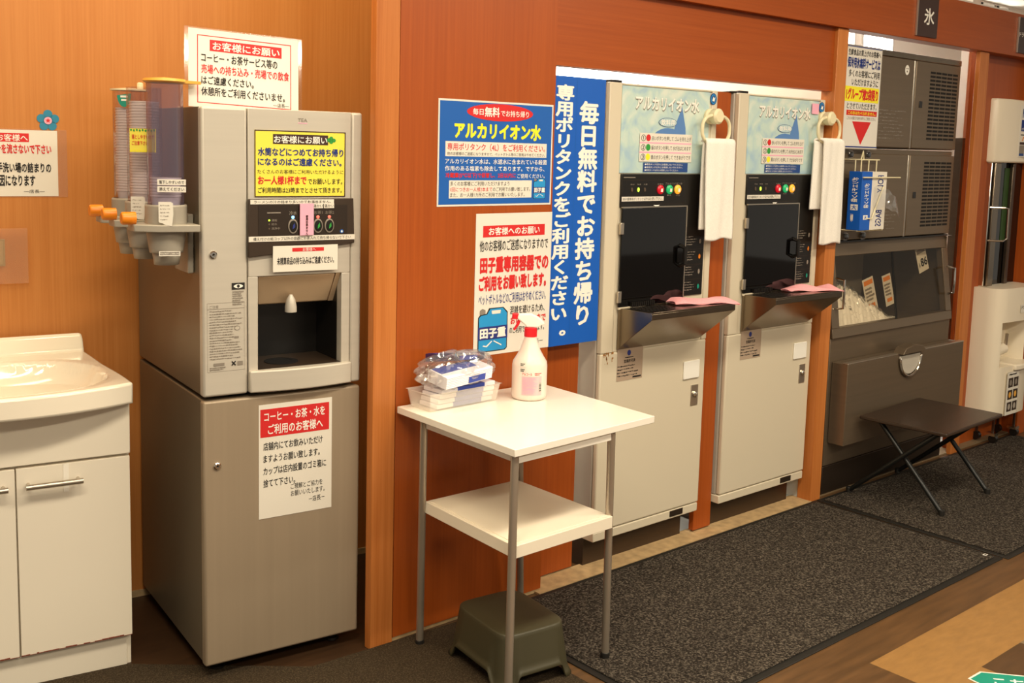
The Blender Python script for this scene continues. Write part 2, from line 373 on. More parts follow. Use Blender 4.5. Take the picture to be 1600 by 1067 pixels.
# partition: post, main panel, upper panel over the opening, beam and columns
struct('trim_1', MB().box(1.577, 1.652, 2.378, 2.405, 0, 2.9, 'wood_post'), bevel=.002)
struct('wall_center', MB().box(1.656, 2.222, 2.383, 2.43, .012, 2.9, 'wood_panel').box(2.222, 3.69, 2.383, 2.43, 1.646, 2.9, 'wood_beam').box(1.652, 1.656, 2.39, 2.43, 0, 2.9, 'black_matte').box(1.656, 2.222, 2.386, 2.43, 0, .012, 'tan_strip'))
struct('wall_filler', MB().box(2.20, 2.425, 2.452, 2.47, .012, 1.60, 'wood_panel').box(3.02, 3.118, 2.425, 2.445, .012, 1.612, 'wood_panel'))
struct('trim_2', MB().box(1.577, 12, 2.355, 2.43, 1.888, 2.085, 'wood_beam'), bevel=.002)
struct('trim_3', MB().box(3.686, 3.758, 2.368, 2.43, 0, 1.888, 'wood_post'), bevel=.002)
struct('trim_4', MB().box(4.845, 4.93, 2.368, 2.39, 0, 1.888, 'wood_post'), bevel=.002)
struct('trim_5', MB().box(5.49, 5.58, 2.345, 2.46, 0, 1.888, 'wood_panel'), bevel=.002)
struct('trim_6', MB().box(2.3, 12, 2.368, 2.44, 2.085, 2.095, 'window_frame'))
struct('trim_8', MB().box(5.12, 5.20, 2.56, 2.60, 1.5, 2.9, 'window_frame').box(5.12, 5.20, 2.56, 2.60, 0, 1.5, 'stainless_dark').box(5.21, 5.36, 2.58, 2.62, 0, 1.85, 'stainless_dark'), bevel=.002)
struct('wall_right', MB().box(4.915, 12, 2.425, 2.445, 0, 1.888, 'wood_panel'))
struct('trim_7', MB().box(2.20, 3.69, 2.362, 2.46, 0, .006, 'tan_strip').box(3.76, 5.49, 2.385, 2.46, 0, .006, 'tile_grey'))
struct('wall_side', MB().box(3.70, 3.76, 2.43, 3.3, 0, 2.9, 'plaster'))
struct('wall_partition', MB().box(2.19, 2.21, 2.43, 5.2, 0, 2.9, 'plaster'))
# back room seen over the machines
bw = MB()
W0 = [(3.6, 5.66, 1.55, 2.25), (7.75, 8.02, 2.05, 2.6), (8.12, 8.62, 2.05, 2.6), (10.15, 10.42, 2.45, 2.88), (10.48, 10.72, 2.45, 2.88)]
xs = sorted({2.2, 12.0}.union(*[{a, b} for a, b, _, _ in W0])); zs = sorted({0, 2.9}.union(*[{c, d} for _, _, c, d in W0]))
for i in range(len(xs)-1):
    for j in range(len(zs)-1):
        cx, cz = (xs[i]+xs[i+1])/2, (zs[j]+zs[j+1])/2
        if not any(a < cx < b and c < cz < d for a, b, c, d in W0):
            bw.box(xs[i], xs[i+1], 5.0, 5.1, zs[j], zs[j+1], 'plaster')
struct('wall_back', bw, smooth=0)
for i, (a, b, c, d) in enumerate(W0):
    w = MB().box(a, b, 5.06, 5.07, c, d, 'day')
    w.box(a, a+.02, 4.985, 5.07, c, d, 'window_frame').box(b-.02, b, 4.985, 5.07, c, d, 'window_frame').box(a, b, 4.985, 5.07, c, c+.02, 'window_frame').box(a, b, 4.985, 5.07, d-.02, d, 'window_frame')
    struct('window_%d' % (i+1), w)

# ------------------------------------------------------------------ mats and floor sticker
def floor_mat(name, label, x0, x1, y0, y1, pile, bw=.022):
    t = thing(name, label, 'mat', ((x0+x1)/2, (y0+y1)/2, 0))
    a, b = (x1-x0)/2, (y1-y0)/2
    MB().box(-a, a, -b, b, .0005, .004, 'black_rubber').build('rubber_border', t, bevel=.0015)
    MB().box(-a+bw, a-bw, -b+bw, b-bw, .004, .009, pile).build('pile', t, bevel=.003)
    return t
mm = floor_mat('door_mat', 'long dark grey carpet mat lying in front of the two water machines', 1.965, 3.715, 1.595, 2.362, 'carpet')
s = Sheet(.02, .012, None); s.frame(0, 0, 1, 1, .003, 'ink_white'); o = s.build('mat_tag', mm, recalc=False, loc=(.83, -.33, .0095)); o.rotation_euler = (R(-90), 0, 0)
floor_mat('door_mat', 'dark carpet mat under the black folding table before the ice machine', 3.725, 5.47, 1.58, 2.362, 'carpet')
t = thing('floor_mat', 'thin brownish speckled mat under the stool beside the tea machine', 'mat')
MB().prism([(-.4, 2.95), (1.02, 2.70), (1.40, 2.387), (1.925, 2.366), (1.925, 1.5), (-.4, 1.5)], 'z', .0005, .005, 'mat_left').build('pile', t, bevel=.002)
s = Sheet(.22, .10, None)
s.poly([(0, .5), (.2, 0), (1, 0), (1, 1), (.2, 1)], 'paper'); s.poly([(.035, .5), (.215, .06), (.98, .06), (.98, .94), (.215, .94)], 'teal', 2); s.text('こちら', .3, .3, .9, .75, 'ink_white', .02, 3)
o = s.build('floor_sticker', recalc=False, loc=(2.80, 1.285, .0006)); o.rotation_euler = (R(-90), 0, R(-50))
tag(o, 'green arrow sticker with white edge stuck on the floor tiles', 'sticker')

# ------------------------------------------------------------------ washbasin cabinet
t = thing('washbasin_cabinet', 'white washbasin on a two-door cabinet against the left wall', 'washbasin', (1.031, 2.68, 0), R(-9.5))
MB().box(-.56, 0, .02, .43, .085, .725, 'cabinet_white').box(-.56, 0, .0, .02, .585, .725, 'cabinet_white').build('cabinet_body', t, bevel=.002)
MB().box(-.55, -.012, .022, .43, 0, .085, 'cabinet_white').box(-.012, 0, .03, .43, 0, .085, 'cabinet_white').build('plinth', t, bevel=.001)
def sink_door(x0, x1, hx0, hx1):
    d = MB().box(x0, x1, 0, .019, .092, .578, 'cabinet_white')
    rnd = random.Random(3); x = x0
    while x < x1-.001:                                     # chipped lower edge
        e = min(x+.006+.014*rnd.random(), x1); h = .0015+.004*rnd.random()
        d.box(x, e, -.0006, .001, .0915, .092+h*.8, 'chip'); x = e
    d = d.build('door', t, bevel=.001)
    h = MB().tube([(hx0, -.03, .537), (hx1, -.03, .537)], .0075, 'nickel', 16)
    for x in (hx0+.008, hx1-.008): h.tube([(x, 0, .537), (x, -.03, .537)], .004, 'nickel', 10)
    h.build('handle', d)
    return d
d = sink_door(-.271, -.002, -.253, -.121); sink_door(-.545, -.275, -.425, -.293)
MB().box(-.163, -.150, -.0012, 0, .505, .578, 'tape').build('tape', d)
def basin(u, v):
    # v 0 front .. 1 back ; u 0 left .. 1 right
    xr = .004-.05*v**1.5; x = -.575+u*(xr+.575)
    q = (x+.28)/.285
    yf = -.03-.065*(1-min(1, q*q)**1.0)*(1 if abs(q) < 1 else 0)
    y = yf+(.435-yf)*v
    z = .778
    dx, dy = (x+.29)/.252, (y-.135)/.185
    r = (abs(dx)**2.6+abs(dy)**2.6)**(1/2.6)
    if r < 1: z -= .105*(1-r**2.6)**.55
    elif r < 1.12: z -= .003*(1.12-r)/.12
    z += .012*max(0, (v-.6)/.4)
    if v > .93: z = max(z, .79+.045*min(1, (v-.93)/.025))
    return (x, y, z)
sk = MB().grid(basin, 72, 60, 'sink_white')
def edge(pts, z0):
    v = []; 
    for k, (x, y, z) in enumerate(pts): v += [(x, y, z)]
    n = len(v); lo = [(x, y, z0) for x, y, z in pts]
    sk.add(v+lo, [(i, i+1, n+i+1, n+i) for i in range(n-1)], 'sink_white')
def rim_front(u):
    x, y, z = basin(u, 0); return (x, y, z)
edge([basin(i/71, 0) for i in range(72)], .722); edge([basin(1, j/59) for j in range(60)], .722); edge([basin(0, j/59) for j in range(60)], .722); edge([basin(i/71, 1) for i in range(72)], .722)
bo = [basin(i/71, 0)[:2]+(.722,) for i in range(72)]+[basin(1, 1)[:2]+(.722,), basin(0, 1)[:2]+(.722,)]
sk.add(bo, [tuple(range(len(bo)))], 'sink_white')
o = sk.build('basin', t, smooth=60)
bm = bmesh.new(); bm.from_mesh(o.data); bmesh.ops.remove_doubles(bm, verts=bm.verts, dist=.0004); bmesh.ops.recalc_face_normals(bm, faces=bm.faces[:]); bm.to_mesh(o.data); bm.free()
o.data.set_sharp_from_angle(angle=R(80))
q = o.modifiers.new('bevel', 'BEVEL'); q.width = .008; q.segments = 3; q.limit_method = 'ANGLE'; q.angle_limit = R(60)

# things on the left wall (wall frame: origin on the wall, x along it)
def on_left(u, z, d=.0015): return (1.214+u*math.cos(WY)+d*math.sin(WY), 3.11+u*math.sin(WY)-d*math.cos(WY), z)
s = Sheet(.300, .183, 'paper_gloss'); s.box(-.002, .325, .0002, .0007, -.186, .003, 'laminate')
s.rect(.47, .05, .755, .18, 'ink_red'); s.text('お客様へ', .48, .065, .745, .17, 'ink_white', .012)
s.text('ラーメンの汁を流さないで下さい', .235, .21, .945, .36, 'ink_red', .03); s.text('手洗い場の詰まりの', .475, .49, .94, .645, 'ink', .03)
s.text('原因になります', .44, .68, .80, .85, 'ink', .03); s.text('―店長―', .70, .90, .88, .955, 'ink', .0)
tag(s.build('wall_notice', recalc=False, loc=on_left(-.501, 1.41), rz=WY), 'laminated notice with red and black text on the wall above the washbasin', 'sign')
t = tag(MB().box(-.12, .0, 0, .006, -.075, 0, 'grey_plastic').box(-.115, -.006, -.001, 0, -.07, -.005, 'machine_side').build('wall_plate', loc=on_left(-.344, 1.108, .0065), rz=WY, bevel=.002), 'small grey wall plate under clear film at the left picture edge', 'wall plate')
MB().box(-.18, .058, -.002, -.0014, -.125, .03, 'laminate').build('clear_film', t)
s = Sheet(.06, .06, None)
for k in range(5):
    a = -PI/2+2*PI*k/5; s.ell(.5+.29*math.cos(a), .5+.29*math.sin(a), .19, .19, 'poster_petal' if False else 'jug_petal' if False else 'navy_petal', 1) if False else None
mat('petal', '2F86A8', 0.4)
for k in range(5):
    a = -PI/2+2*PI*k/5; s.ell(.5+.30*math.cos(a), .5+.30*math.sin(a), .2, .2, 'petal', 1)
s.ell(.5, .5, .2, .2, 'petal', 1); s.ell(.5, .5, .17, .17, 'pink', 2)
s.poly([(.5+(.12 if k % 2 == 0 else .055)*math.sin(PI*k/5), .5-(.12 if k % 2 == 0 else .055)*math.cos(PI*k/5)) for k in range(10)], 'ink_red', 3)
tag(s.build('flower_sticker', recalc=False, loc=on_left(-.254, 1.468), rz=WY), 'blue five-petal flower sticker on the wall above the laminated notice', 'sticker')

# ------------------------------------------------------------------ tea machine
TX, TYY, TR = 1.144, 2.487, R(-7)
t = tea = thing('tea_machine', 'tall silver tea dispensing machine beside the washbasin', 'drink machine', (TX, TYY, 0), TR)
TW, TD = .432, .61
MB().box(.004, TW-.004, .03, TD, .04, .742, 'silver_side').build('lower_cabinet', t, bevel=.003)
ld = MB().box(0, TW, 0, .029, .04, .742, 'silver_lower').build('lower_door', t, bevel=.006, seg=3)
MB().box(.004, .142, .03, TD, .753, 1.478, 'silver_side').box(.376, TW-.004, .03, TD, .753, 1.478, 'silver_side').box(.142, .376, .17, TD, .753, 1.478, 'silver_side').box(.142, .376, .03, .17, 1.056, 1.478, 'silver_side').box(.142, .376, .03, .17, .753, .81, 'silver_side').box(.02, TW-.02, .04, TD-.01, .742, .753, 'black').build('upper_body', t, bevel=.002)
lp = MB().box(0, .1155, 0, .029, .753, 1.478, 'silver').build('side_panel', t, bevel=.006, seg=3)
cpn = MB().box(.1175, .399, 0, .029, 1.054, 1.478, 'silver').box(.1175, .143, 0, .029, .81, 1.054, 'silver').box(.375, .399, 0, .029, .81, 1.054, 'silver')
cpn.build('center_panel', t, bevel=.0015)
MB().box(.401, TW, 0, .029, .753, 1.478, 'silver').build('side_panel', t, bevel=.006, seg=3)
lipc = [(.1175+.2835*k/16, -.012-.016*math.sin(PI*k/16)) for k in range(17)]
MB().prism(lipc+[(.401, .03), (.1175, .03)], 'z', .755, .812, 'silver').build('drip_lip', t, bevel=.004, seg=3, smooth=50)
rc = MB()
rc.add([(.143, .165, .81), (.375, .165, .81), (.375, .165, 1.0), (.143, .165, 1.0)], [(0, 1, 2, 3)], 'black')
rc.add([(.143, 0, .8125), (.375, 0, .8125), (.375, .165, .8125), (.143, .165, .8125)], [(0, 1, 2, 3)], 'bezel')
rc.add([(.143, 0, .81), (.143, .165, .81), (.143, .165, 1.055), (.143, 0, 1.055)], [(0, 1, 2, 3)], 'black')
rc.add([(.3745, .03, .81), (.3745, .165, .81), (.3745, .165, 1.055), (.3745, .03, 1.055)], [(0, 1, 2, 3)], 'black')
rc.lathe([(.045, .8130), (.045, .8142), (.03, .8142), (.03, .8135), (.0, .8135)], 'black_matte', (.235, .075, 0), 24, cap=False)
rc.build('recess', t, recalc=False, smooth=0)
MB().prism([(.004, 1.054), (.055, .972), (.17, .972), (.17, 1.054)], 'x', .143, .360, 'beige_metal').build('splash_hood', t, bevel=.004)
MB().prism([(.004, 1.054), (.055, .972), (.17, .972), (.17, 1.054)], 'x', .361, .3745, 'beige_metal').build('hood_cheek', t)
MB().lathe([(.0155, .953), (.0155, .967), (.0115, .986), (.004, .999)], 'silver', (.243, .028, 0), 20).build('spout', t)
bz = MB().prism([(.114, 1.104), (.407, 1.134), (.403, 1.253), (.116, 1.252)], 'y', -.011, .0, 'bezel').build('control_panel', t, bevel=.002)
s = Sheet(.293, .15, None)
def tz(x, z): return ((x-.114)/.293, (1.253-z)/.15)
s.rect(*tz(.14, 1.236), *tz(.385, 1.16), 'bezel2', 1); s.rect(*tz(.163, 1.2185), *tz(.199, 1.2155), 'ink_grey', 2)
for z, w in ((1.198, '運転'), (1.188, '給水'), (1.177, '洗浄中')): s.text(w, *tz(.1745, z+.003), *tz(.1745+.0075*len(w), z-.003), 'ink_grey', 0, 2); s.ell(*tz(.1685, z), .008, .016, 'led_green' if z > 1.195 else 'led_dim', 2)
s.text('冷水', *tz(.222, 1.221), *tz(.243, 1.211), 'ink_grey', .01, 2); s.text('お茶1', *tz(.290, 1.221), *tz(.314, 1.212), 'ink_grey', 0, 2); s.text('お茶2', *tz(.322, 1.221), *tz(.346, 1.212), 'ink_grey', 0, 2)
s.ell(*tz(.369, 1.166), .018, .034, 'poster_blue', 2); s.ell(*tz(.369, 1.166), .008, .02, 'ink_white', 3)
s.build('panel_print', bz, recalc=False, loc=(.114, -.0115, 1.253))
for x, led, ic in ((.232, 'led_blue', 'jug_band'), (.301, 'led_red', 'green'), (.333, 'led_red', 'green')):
    b = MB().lathe([(.0145, 0), (.0145, -.003), (.0125, -.004)], 'ink_grey', (x, -.011, 1.182), 28, 'y', .9, 1.3).lathe([(.012, -.0035), (.011, -.0055), (.004, -.006)], 'black', (x, -.011, 1.182), 28, 'y', .9, 1.3)
    b.add([(x-.003, -.0178, 1.174), (x+.004, -.0178, 1.180), (x+.003, -.0178, 1.191), (x-.002, -.0178, 1.184)], [(0, 1, 2, 3)], ic); b.build('button', bz)
    MB().lathe([(.004, 0), (.004, -.002), (.002, -.003)], led, (x, -.0112, 1.205), 14, 'y').build('indicator_lamp', bz)
for z, p in ((1.114, lp), (.573, ld)):
    x = .027 if z > 1 else .034
    MB().lathe([(.0095, 0), (.0095, -.004), (.007, -.006), (.0035, -.006), (.0035, -.003)], 'chrome', (x, 0, z), 24, 'y').lathe([(.003, -.003), (.0, -.0031)], 'black', (x, 0, z), 12, 'y').build('lock', p)
s = Sheet(.034, .058, None); s.rect(0, 0, 1, .3, 'ink'); 
s.poly([(.5+.36*math.cos(a), .15+.09*math.sin(a)*abs(math.sin(a))**.3) for a in [2*PI*k/24 for k in range(24)]], 'ink_white', 2); s.ell(.5, .15, .11, .075, 'ink', 3); s.scribble(.05, .36, .98, 1, 'ink_grey', 7, seed=4)
s.build('warning_label', lp, recalc=False, loc=(.074, -.0004, 1.041))
s = Sheet(.096, .175, None); s.frame(0, 0, 1, 1, .0006, 'ink_grey'); s.rect(0, .085, 1, .09, 'ink_grey'); s.text('ご注意', .06, .03, .3, .075, 'ink_grey', 0)
s.scribble(.06, .11, .95, .84, 'ink_grey', 19, seed=2, h=.3); s.rect(.16, .875, .45, .915, 'ink_grey', 2); s.scribble(.06, .93, .6, .985, 'ink_grey', 2, seed=5); s.text('×', .64, .86, .76, .93, 'ink', .02); s.rect(.8, .87, .95, .93, 'ink_grey', 2); s.ell(.8, .38, .08, .035, 'ink_grey'); s.ell(.8, .38, .06, .026, 'silver', 2); s.rect(.72, .5, .84, .53, 'ink_grey')
s.build('instruction_label', lp, recalc=False, loc=(.011, -.0004, .992))
s = Sheet(.03, .014, None); s.text('TEA', 0, 0, .85, .62, 'ink_grey', .0); s.rect(.0, .78, .85, .95, 'pink', 1); s.build('name_plate', t, recalc=False, loc=(.25, -.0004, 1.4575))
for x in (.05, .38):
    for y in (.06, .54): MB().lathe([(.02, 0.005), (.02, .012), (.012, .014), (.012, .04)], 'black', (x, y, 0), 14).build('foot', t)

def on_tea(x, z, d=.0012): return (TX+x*math.cos(TR)+d*math.sin(TR), TYY+x*math.sin(TR)-d*math.cos(TR), z)
s = Sheet(.249, .169, 'yellow_paper'); s.frame(0, 0, 1, 1, .0028, 'ink_brown')
s.rect(.195, .055, .80, .205, 'ink_brown'); s.text('お客様にお願い', .205, .075, .79, .19, 'ink_white', .02)
for dx, dy in ((.835, .1), (.865, .13), (.835, .155), (.81, .125)): s.ell(dx, dy, .022, .03, 'green', 2)
s.text('水筒などにつめてお持ち帰り', .035, .26, .975, .385, 'ink_blue', .028); s.text('になるのはご遠慮ください。', .035, .41, .955, .53, 'ink_blue', .028)
s.text('たくさんのお客様にご利用いただけるように', .03, .585, .975, .65, 'ink', 0); s.text('お一人様1杯まで', .035, .68, .56, .815, 'ink_red', .03)
s.text('でお願いします。', .575, .72, .965, .81, 'ink', .012); s.text('ご利用時間は23時までとさせて頂きます。', .035, .855, .96, .94, 'ink', .012)
tag(s.build('paper_notice', recalc=False, loc=on_tea(.134, 1.4255), rz=TR), 'yellow notice with blue and red text stuck on the tea machine', 'sign')
def strip(text, x, z, w, h, bold=0, m='ink', paper='paper'):
    s = Sheet(w, h, paper, .0004); s.text(text, .04, .18, .96, .82, m, bold); return s.build('label_strip', recalc=False, loc=on_tea(x, z, .0125), rz=TR)
tag(strip('ラーメンの汁の詰まり多いのでお湯出ません。', .119, 1.2505, .227, .0115), 'long white text strip at the top of the tea machine control panel', 'label')
tag(strip('備え付けの紙コップ以外の容器にお茶入れて持ち帰らないで下さい', .1145, 1.1575, .292, .0135), 'long white text strip across the bottom of the tea machine buttons', 'label')
tag(strip('温かい', .287, 1.240, .028, .0125), 'small white warm label above the left of the two tea buttons', 'label')
tag(strip('温かい', .3175, 1.240, .029, .0125), 'small white warm label above the right of the two tea buttons', 'label')
s = Sheet(.038, .082, 'pink', .0004); s.vtext('使用出来ません', .41, .36, .59, .99, 'ink_brown', .03); tag(s.build('label_strip', recalc=False, loc=on_tea(.249, 1.2405, .018), rz=TR), 'pink upright out-of-use label covering one tea button', 'label')
s = Sheet(.179, .067, 'paper', .0006); s.rect(.29, .09, .78, .235, 'ink_red'); s.text('お客様へ', .45, .1, .65, .225, 'ink_white', 0); s.text('未精算商品の持ち込みはご遠慮ください。', .06, .44, .94, .73, 'ink', .02)
tag(s.build('paper_notice', recalc=False, loc=on_tea(.178, 1.132, .0135), rz=TR), 'white paper notice with red heading bar below the tea machine buttons', 'sign')
s = Sheet(.205, .306, 'paper'); s.rect(.02, .04, .96, .285, 'ink_red'); s.text('コーヒー・お茶・水を', .07, .065, .90, .15, 'ink_white', .02); s.text('ご利用のお客様へ', .12, .175, .87, .265, 'ink_white', .02)
for i, (w, a) in enumerate((('店舗内にてお飲みいただけ', .87), ('ますようお願い致します。', .83), ('カップは店内設置のゴミ箱に', .92), ('捨てて下さい。', .49))): s.text(w, .06, .33+.108*i, a, .40+.108*i, 'ink', .012)
s.text('ご理解とご協力を', .43, .725, .87, .775, 'ink', 0); s.text('お願いいたします。', .43, .79, .9, .84, 'ink', 0); s.text('－店長－', .68, .865, .9, .915, 'ink', 0)
tag(s.build('paper_notice', recalc=False, loc=on_tea(.144, .718), rz=TR), 'white notice with red heading on the lower door of the tea machine', 'sign')
# sign standing on top of the machine, leaning back
s = Sheet(.290, .195, 'paper_gloss', .001); s.frame(.075, .075, .93, .945, .0022, 'ink_red')
s.rect(.185, .125, .84, .27, 'ink_red'); s.text('お客様にお願い', .21, .145, .82, .255, 'ink_white', .02); s.text('コーヒー・お茶サービス等の', .11, .30, .80, .42, 'ink', .02)
s.text('売場への持ち込み・売場での飲食', .11, .445, .91, .565, 'ink_red', .02); s.text('はご遠慮ください。', .11, .595, .58, .705, 'ink', .02); s.text('休憩所をご利用くださいませ。', .11, .735, .87, .85, 'ink', .02); s.text('―店長―', .76, .87, .91, .925, 'ink', 0)
s.box(-.010, .300, .0006, .0009, -.198, .004, 'clear')
o = s.build('standing_sign', recalc=False, loc=(TX+.012, TYY+.095, 1.673)); o.rotation_euler = (R(-6), R(2.2), R(-7)); tag(o, 'white red-framed sign standing on top of the tea machine', 'sign')

# ------------------------------------------------------------------ cup dispenser on the machine's left side
cdp = thing('cup_dispenser', 'grey triple cup dispenser with orange knobs on side of tea machine', 'cup dispenser', (TX, TYY, 0), TR)
MB().box(-.012, .003, .075, .19, 1.06, 1.21, 'grey_plastic').build('mounting_plate', cdp, bevel=.003)
CUPS = []
TUBES = ((.06, -.070, 1.535, .0435), (.215, -.078, 1.525, .043), (.355, -.078, 1.52, .043))
for i, (v, u, top, r) in enumerate(TUBES):
    bs = MB().lathe([(.050, 1.185), (.050, 1.235), (.046, 1.238), (.0455, 1.19)], 'grey_plastic', (u, v, 0), 32)
    pts = [(u-.085, v-.03), (u-.085, v+.03), (u-.03, v+.06), (-.008, v+.07), (-.008, v-.075), (u-.03, v-.065)]
    bs.prism(pts, 'z', 1.172, 1.19, 'grey_plastic')
    sec = bs.build('tube_holder', cdp, bevel=.003)
    hb = MB()                                              # skirt below with a stepped mouth
    n = 32
    def sk2(uu, vv):
        a = 2*PI*uu; rr = .047-.008*vv; low = 1.118
        return (u+rr*math.cos(a), v+rr*math.sin(a), 1.172+(low-1.172)*vv)
    hb.grid(sk2, n, 8, 'grey_plastic', closed_u=True); hb.lathe([(.029, 1.088), (.032, 1.11), (.036, 1.13)], 'grey_plastic', (u, v, 0), 28, cap=False)
    hb.build('cup_outlet', sec, solid=.002)
    kb = MB().lathe([(.0155, 0), (.0155, -.03), (.013, -.033)], 'orange', (u-.077, v-.01, 1.204), 20, 'x').build('release_knob', sec, smooth=40)
    MB().lathe([(r, 1.20), (r, top)], 'tube' if i else 'tube_blue', (u, v, 0), 40, cap=False).build('clear_tube', sec)
    if i == 0: MB().lathe([(.002, top+.010), (r+.006, top+.006), (r+.008, top), (r+.002, top-.004)], 'amber', (u, v, 0), 36).prism([(u+.03, v-.03), (u+.085, v-.012), (u+.09, v), (u+.085, v+.01), (u+.03, v+.03)], 'z', top-.003, top+.004, 'amber').build('tube_lid', sec)
    if i == 2: MB().lathe([(.002, top+.008), (r+.006, top+.004), (r+.006, top)], 'cream', (u, v, 0), 36).lathe([(.008, top), (.008, top+.02), (.004, top+.022)], 'cream', (u+.02, v-.03, 0), 14).build('tube_lid', sec)
cup = MB().lathe([(.026, -.062), (.0355, 0), (.037, .001), (.037, .004), (.0345, .004)], 'cup', n=24, cap=False)
names = ('the front tube', 'the middle tube', 'the rear tube')
first = None
for i, (v, u, top, r) in enumerate(TUBES):
    z0, n = ((1.255, 7), (1.255, 33), (1.255, 31))[i]
    for k in range(n):
        if first is None: o = first = cup.build('paper_cup')
        else: o = first.copy(); COL.objects.link(o)
        o.location = (TX+u*math.cos(TR)-v*math.sin(TR), TYY+u*math.sin(TR)+v*math.cos(TR), z0+k*.0072); o.rotation_euler = (0, 0, TR)
        tag(o, 'white paper cup nested in the stack inside %s of the dispenser' % names[i], 'cup', 'paper cups in %s' % names[i])
def on_cd(u, v, z): return (TX+u*math.cos(TR)-v*math.sin(TR), TYY+u*math.sin(TR)+v*math.cos(TR), z)
s = Sheet(.036, .04, None); s.ell(.5, 0, .5, .9, 'teal', 1, 20, 0, PI); s.rect(.25, .15, .75, .28, 'ink_white', 2); s.rect(.3, .38, .7, .5, 'ink_white', 2)
s.build('round_label', cdp, recalc=False, loc=(-.118, .325, 1.512), rz=R(-25))
def curved(name, w, h, v, u, z, ang, r, m, seed, lab, cat='label', extra=None, txt=None):
    """small paper bent round a tube; ang is the direction it faces"""
    s = Sheet(w, h, None); s.rect(0, 0, .5, 1, m); s.rect(.5, 0, 1, 1, m)
    if txt:
        for (tt, a, b, c, d, mm_, bo_) in txt: s.text(tt, a, b, c, d, mm_, bo_)
    else: s.scribble(.12, .1, .9, .9, 'ink_grey', 5, seed=seed)
    if extra: extra(s)
    cc = on_cd(u, v, z)
    nv = []
    for x, y, zz in s.v:
        a = ang+(x-w/2)/r; rr = r-y*1.0+.0008
        nv.append((rr*math.cos(a), rr*math.sin(a), zz))
    s.v = nv
    # subdivide the paper for a round shape
    o = s.build(name, recalc=False, loc=cc, smooth=0); tag(o, lab, cat); return o
FA = R(-118)
def border(s):
    for k in range(9): s.ell(.06+.11*k, .06+.02*(k % 2), .035, .05, 'green', 2); s.ell(.06+.11*k, .94-.02*(k % 2), .035, .05, 'ink_yellow', 2)
s = Sheet(.062, .058, 'yellow_paper', .0005); border(s); s.text('落としやすいので', .08, .25, .93, .45, 'ink_red', .02); s.text('ご注意下さい', .08, .52, .7, .70, 'ink_red', .02)
tag(s.build('paper_tag', recalc=False, loc=on_cd(-.138, .125, 1.42), rz=R(-30)), 'yellow flower-edged tag taped on the middle cup tube', 'label')
for z, w, l in ((1.3, '落下しやすいので', 'upper of two white text strips round the front cup tube'), (1.283, '添えてください', 'lower of two white text strips round the front cup tube')):
    s = Sheet(.066, .014, 'paper', .0005); s.text(w, .06, .2, .94, .8, 'ink', .01); tag(s.build('label_strip', recalc=False, loc=on_cd(-.103, .0145, z), rz=R(-25)), l, 'label')
for u, v, z, l, sd in ((-.135, .135, 1.252, 'torn white paper tag hanging between the rear cup tubes', 3), (-.105, .0, 1.246, 'torn white paper tag hanging on the front cup tube base', 8)):
    s = Sheet(.034, .058, None); s.poly([(0, 0), (.98, .04), (1, .5), (.95, .8), (.9, 1), (.5, .97), (.3, .9), (.02, .85), (0, .4)], 'paper', 0); s.box(0, .030, .0004, .001, -.048, 0, 'paper'); s.scribble(.12, .12, .80, .85, 'ink_grey', 5, seed=sd, h=.12)
    tag(s.build('paper_tag', recalc=False, loc=on_cd(u, v, z), rz=R(-25)), l, 'label')
s = Sheet(.05, .012, 'paper', .0004); s.scribble(.05, .15, .95, .85, 'ink_grey', 2, seed=9, jag=False); tag(s.build('label_strip', recalc=False, loc=on_cd(-.1, .018, 1.125), rz=R(-20)), 'tiny white print strip on the front cup outlet', 'label')

# ------------------------------------------------------------------ posters on the partition
s = Sheet(.430, .298, 'paper_gloss'); s.rect(.012, .018, .988, .982, 'poster_blue')
s.ell(.52, .105, .29, .082, 'ink_red', 2); s.text('毎日', .28, .075, .37, .135, 'ink_white', .02, 3); s.text('無料', .38, .055, .51, .15, 'ink_white', .025, 3); s.text('でお持ち帰り', .52, .08, .77, .14, 'ink_white', .015, 3)
s.text('アルカリイオン水', .13, .205, .89, .365, 'ink_yellow', .05, 2)
s.rect(.06, .39, .945, .53, 'paper', 2); s.text('専用ポリタンク（4L）をご利用ください。', .075, .405, .93, .475, 'ink_red', .012, 3); s.text('他のお客様のご迷惑になりますので、ペットボトル等のご使用はやめてください。', .075, .488, .93, .52, 'ink', 0, 3)
s.text('アルカリイオン水は、水道水に含まれている殺菌', .06, .55, .95, .60, 'ink_white', .01); s.text('作用のある塩素も除去してあります。ですから、', .06, .617, .93, .667, 'ink_white', .01)
s.text('冷蔵庫(5℃以下)で保管し、2日以内に', .065, .682, .665, .738, 'ink_red', .03); s.text('ご使用ください。', .68, .69, .935, .735, 'ink_white', .005)
s.rect(.095, .755, .815, .925, 'paper', 2); s.text('多くのお客様にご利用いただけますよう', .105, .765, .61, .808, 'ink', 0, 3); s.text('1回につきお一人様2本まで', .105, .82, .46, .862, 'ink_red', .005, 3); s.text('のご利用でお願い致します。', .465, .82, .80, .862, 'ink', 0, 3); s.text('また、お一人様1カ所のご利用でお願いいたします。', .105, .872, .75, .914, 'ink', 0, 3)
jug(s, .83, .735, .945, .94)
tag(s.build('wall_poster', recalc=False, loc=(1.784, 2.3815, 1.527)), 'blue landscape poster with yellow title on the orange partition', 'poster')
s = Sheet(.297, .417, 'paper_gloss')
s.rect(.09, .085, .90, .165, 'ink_red'); s.text('お客様へのお願い', .16, .097, .83, .153, 'ink_white', .02); s.text('他のお客様のご迷惑になりますので', .05, .185, .95, .265, 'ink', .012)
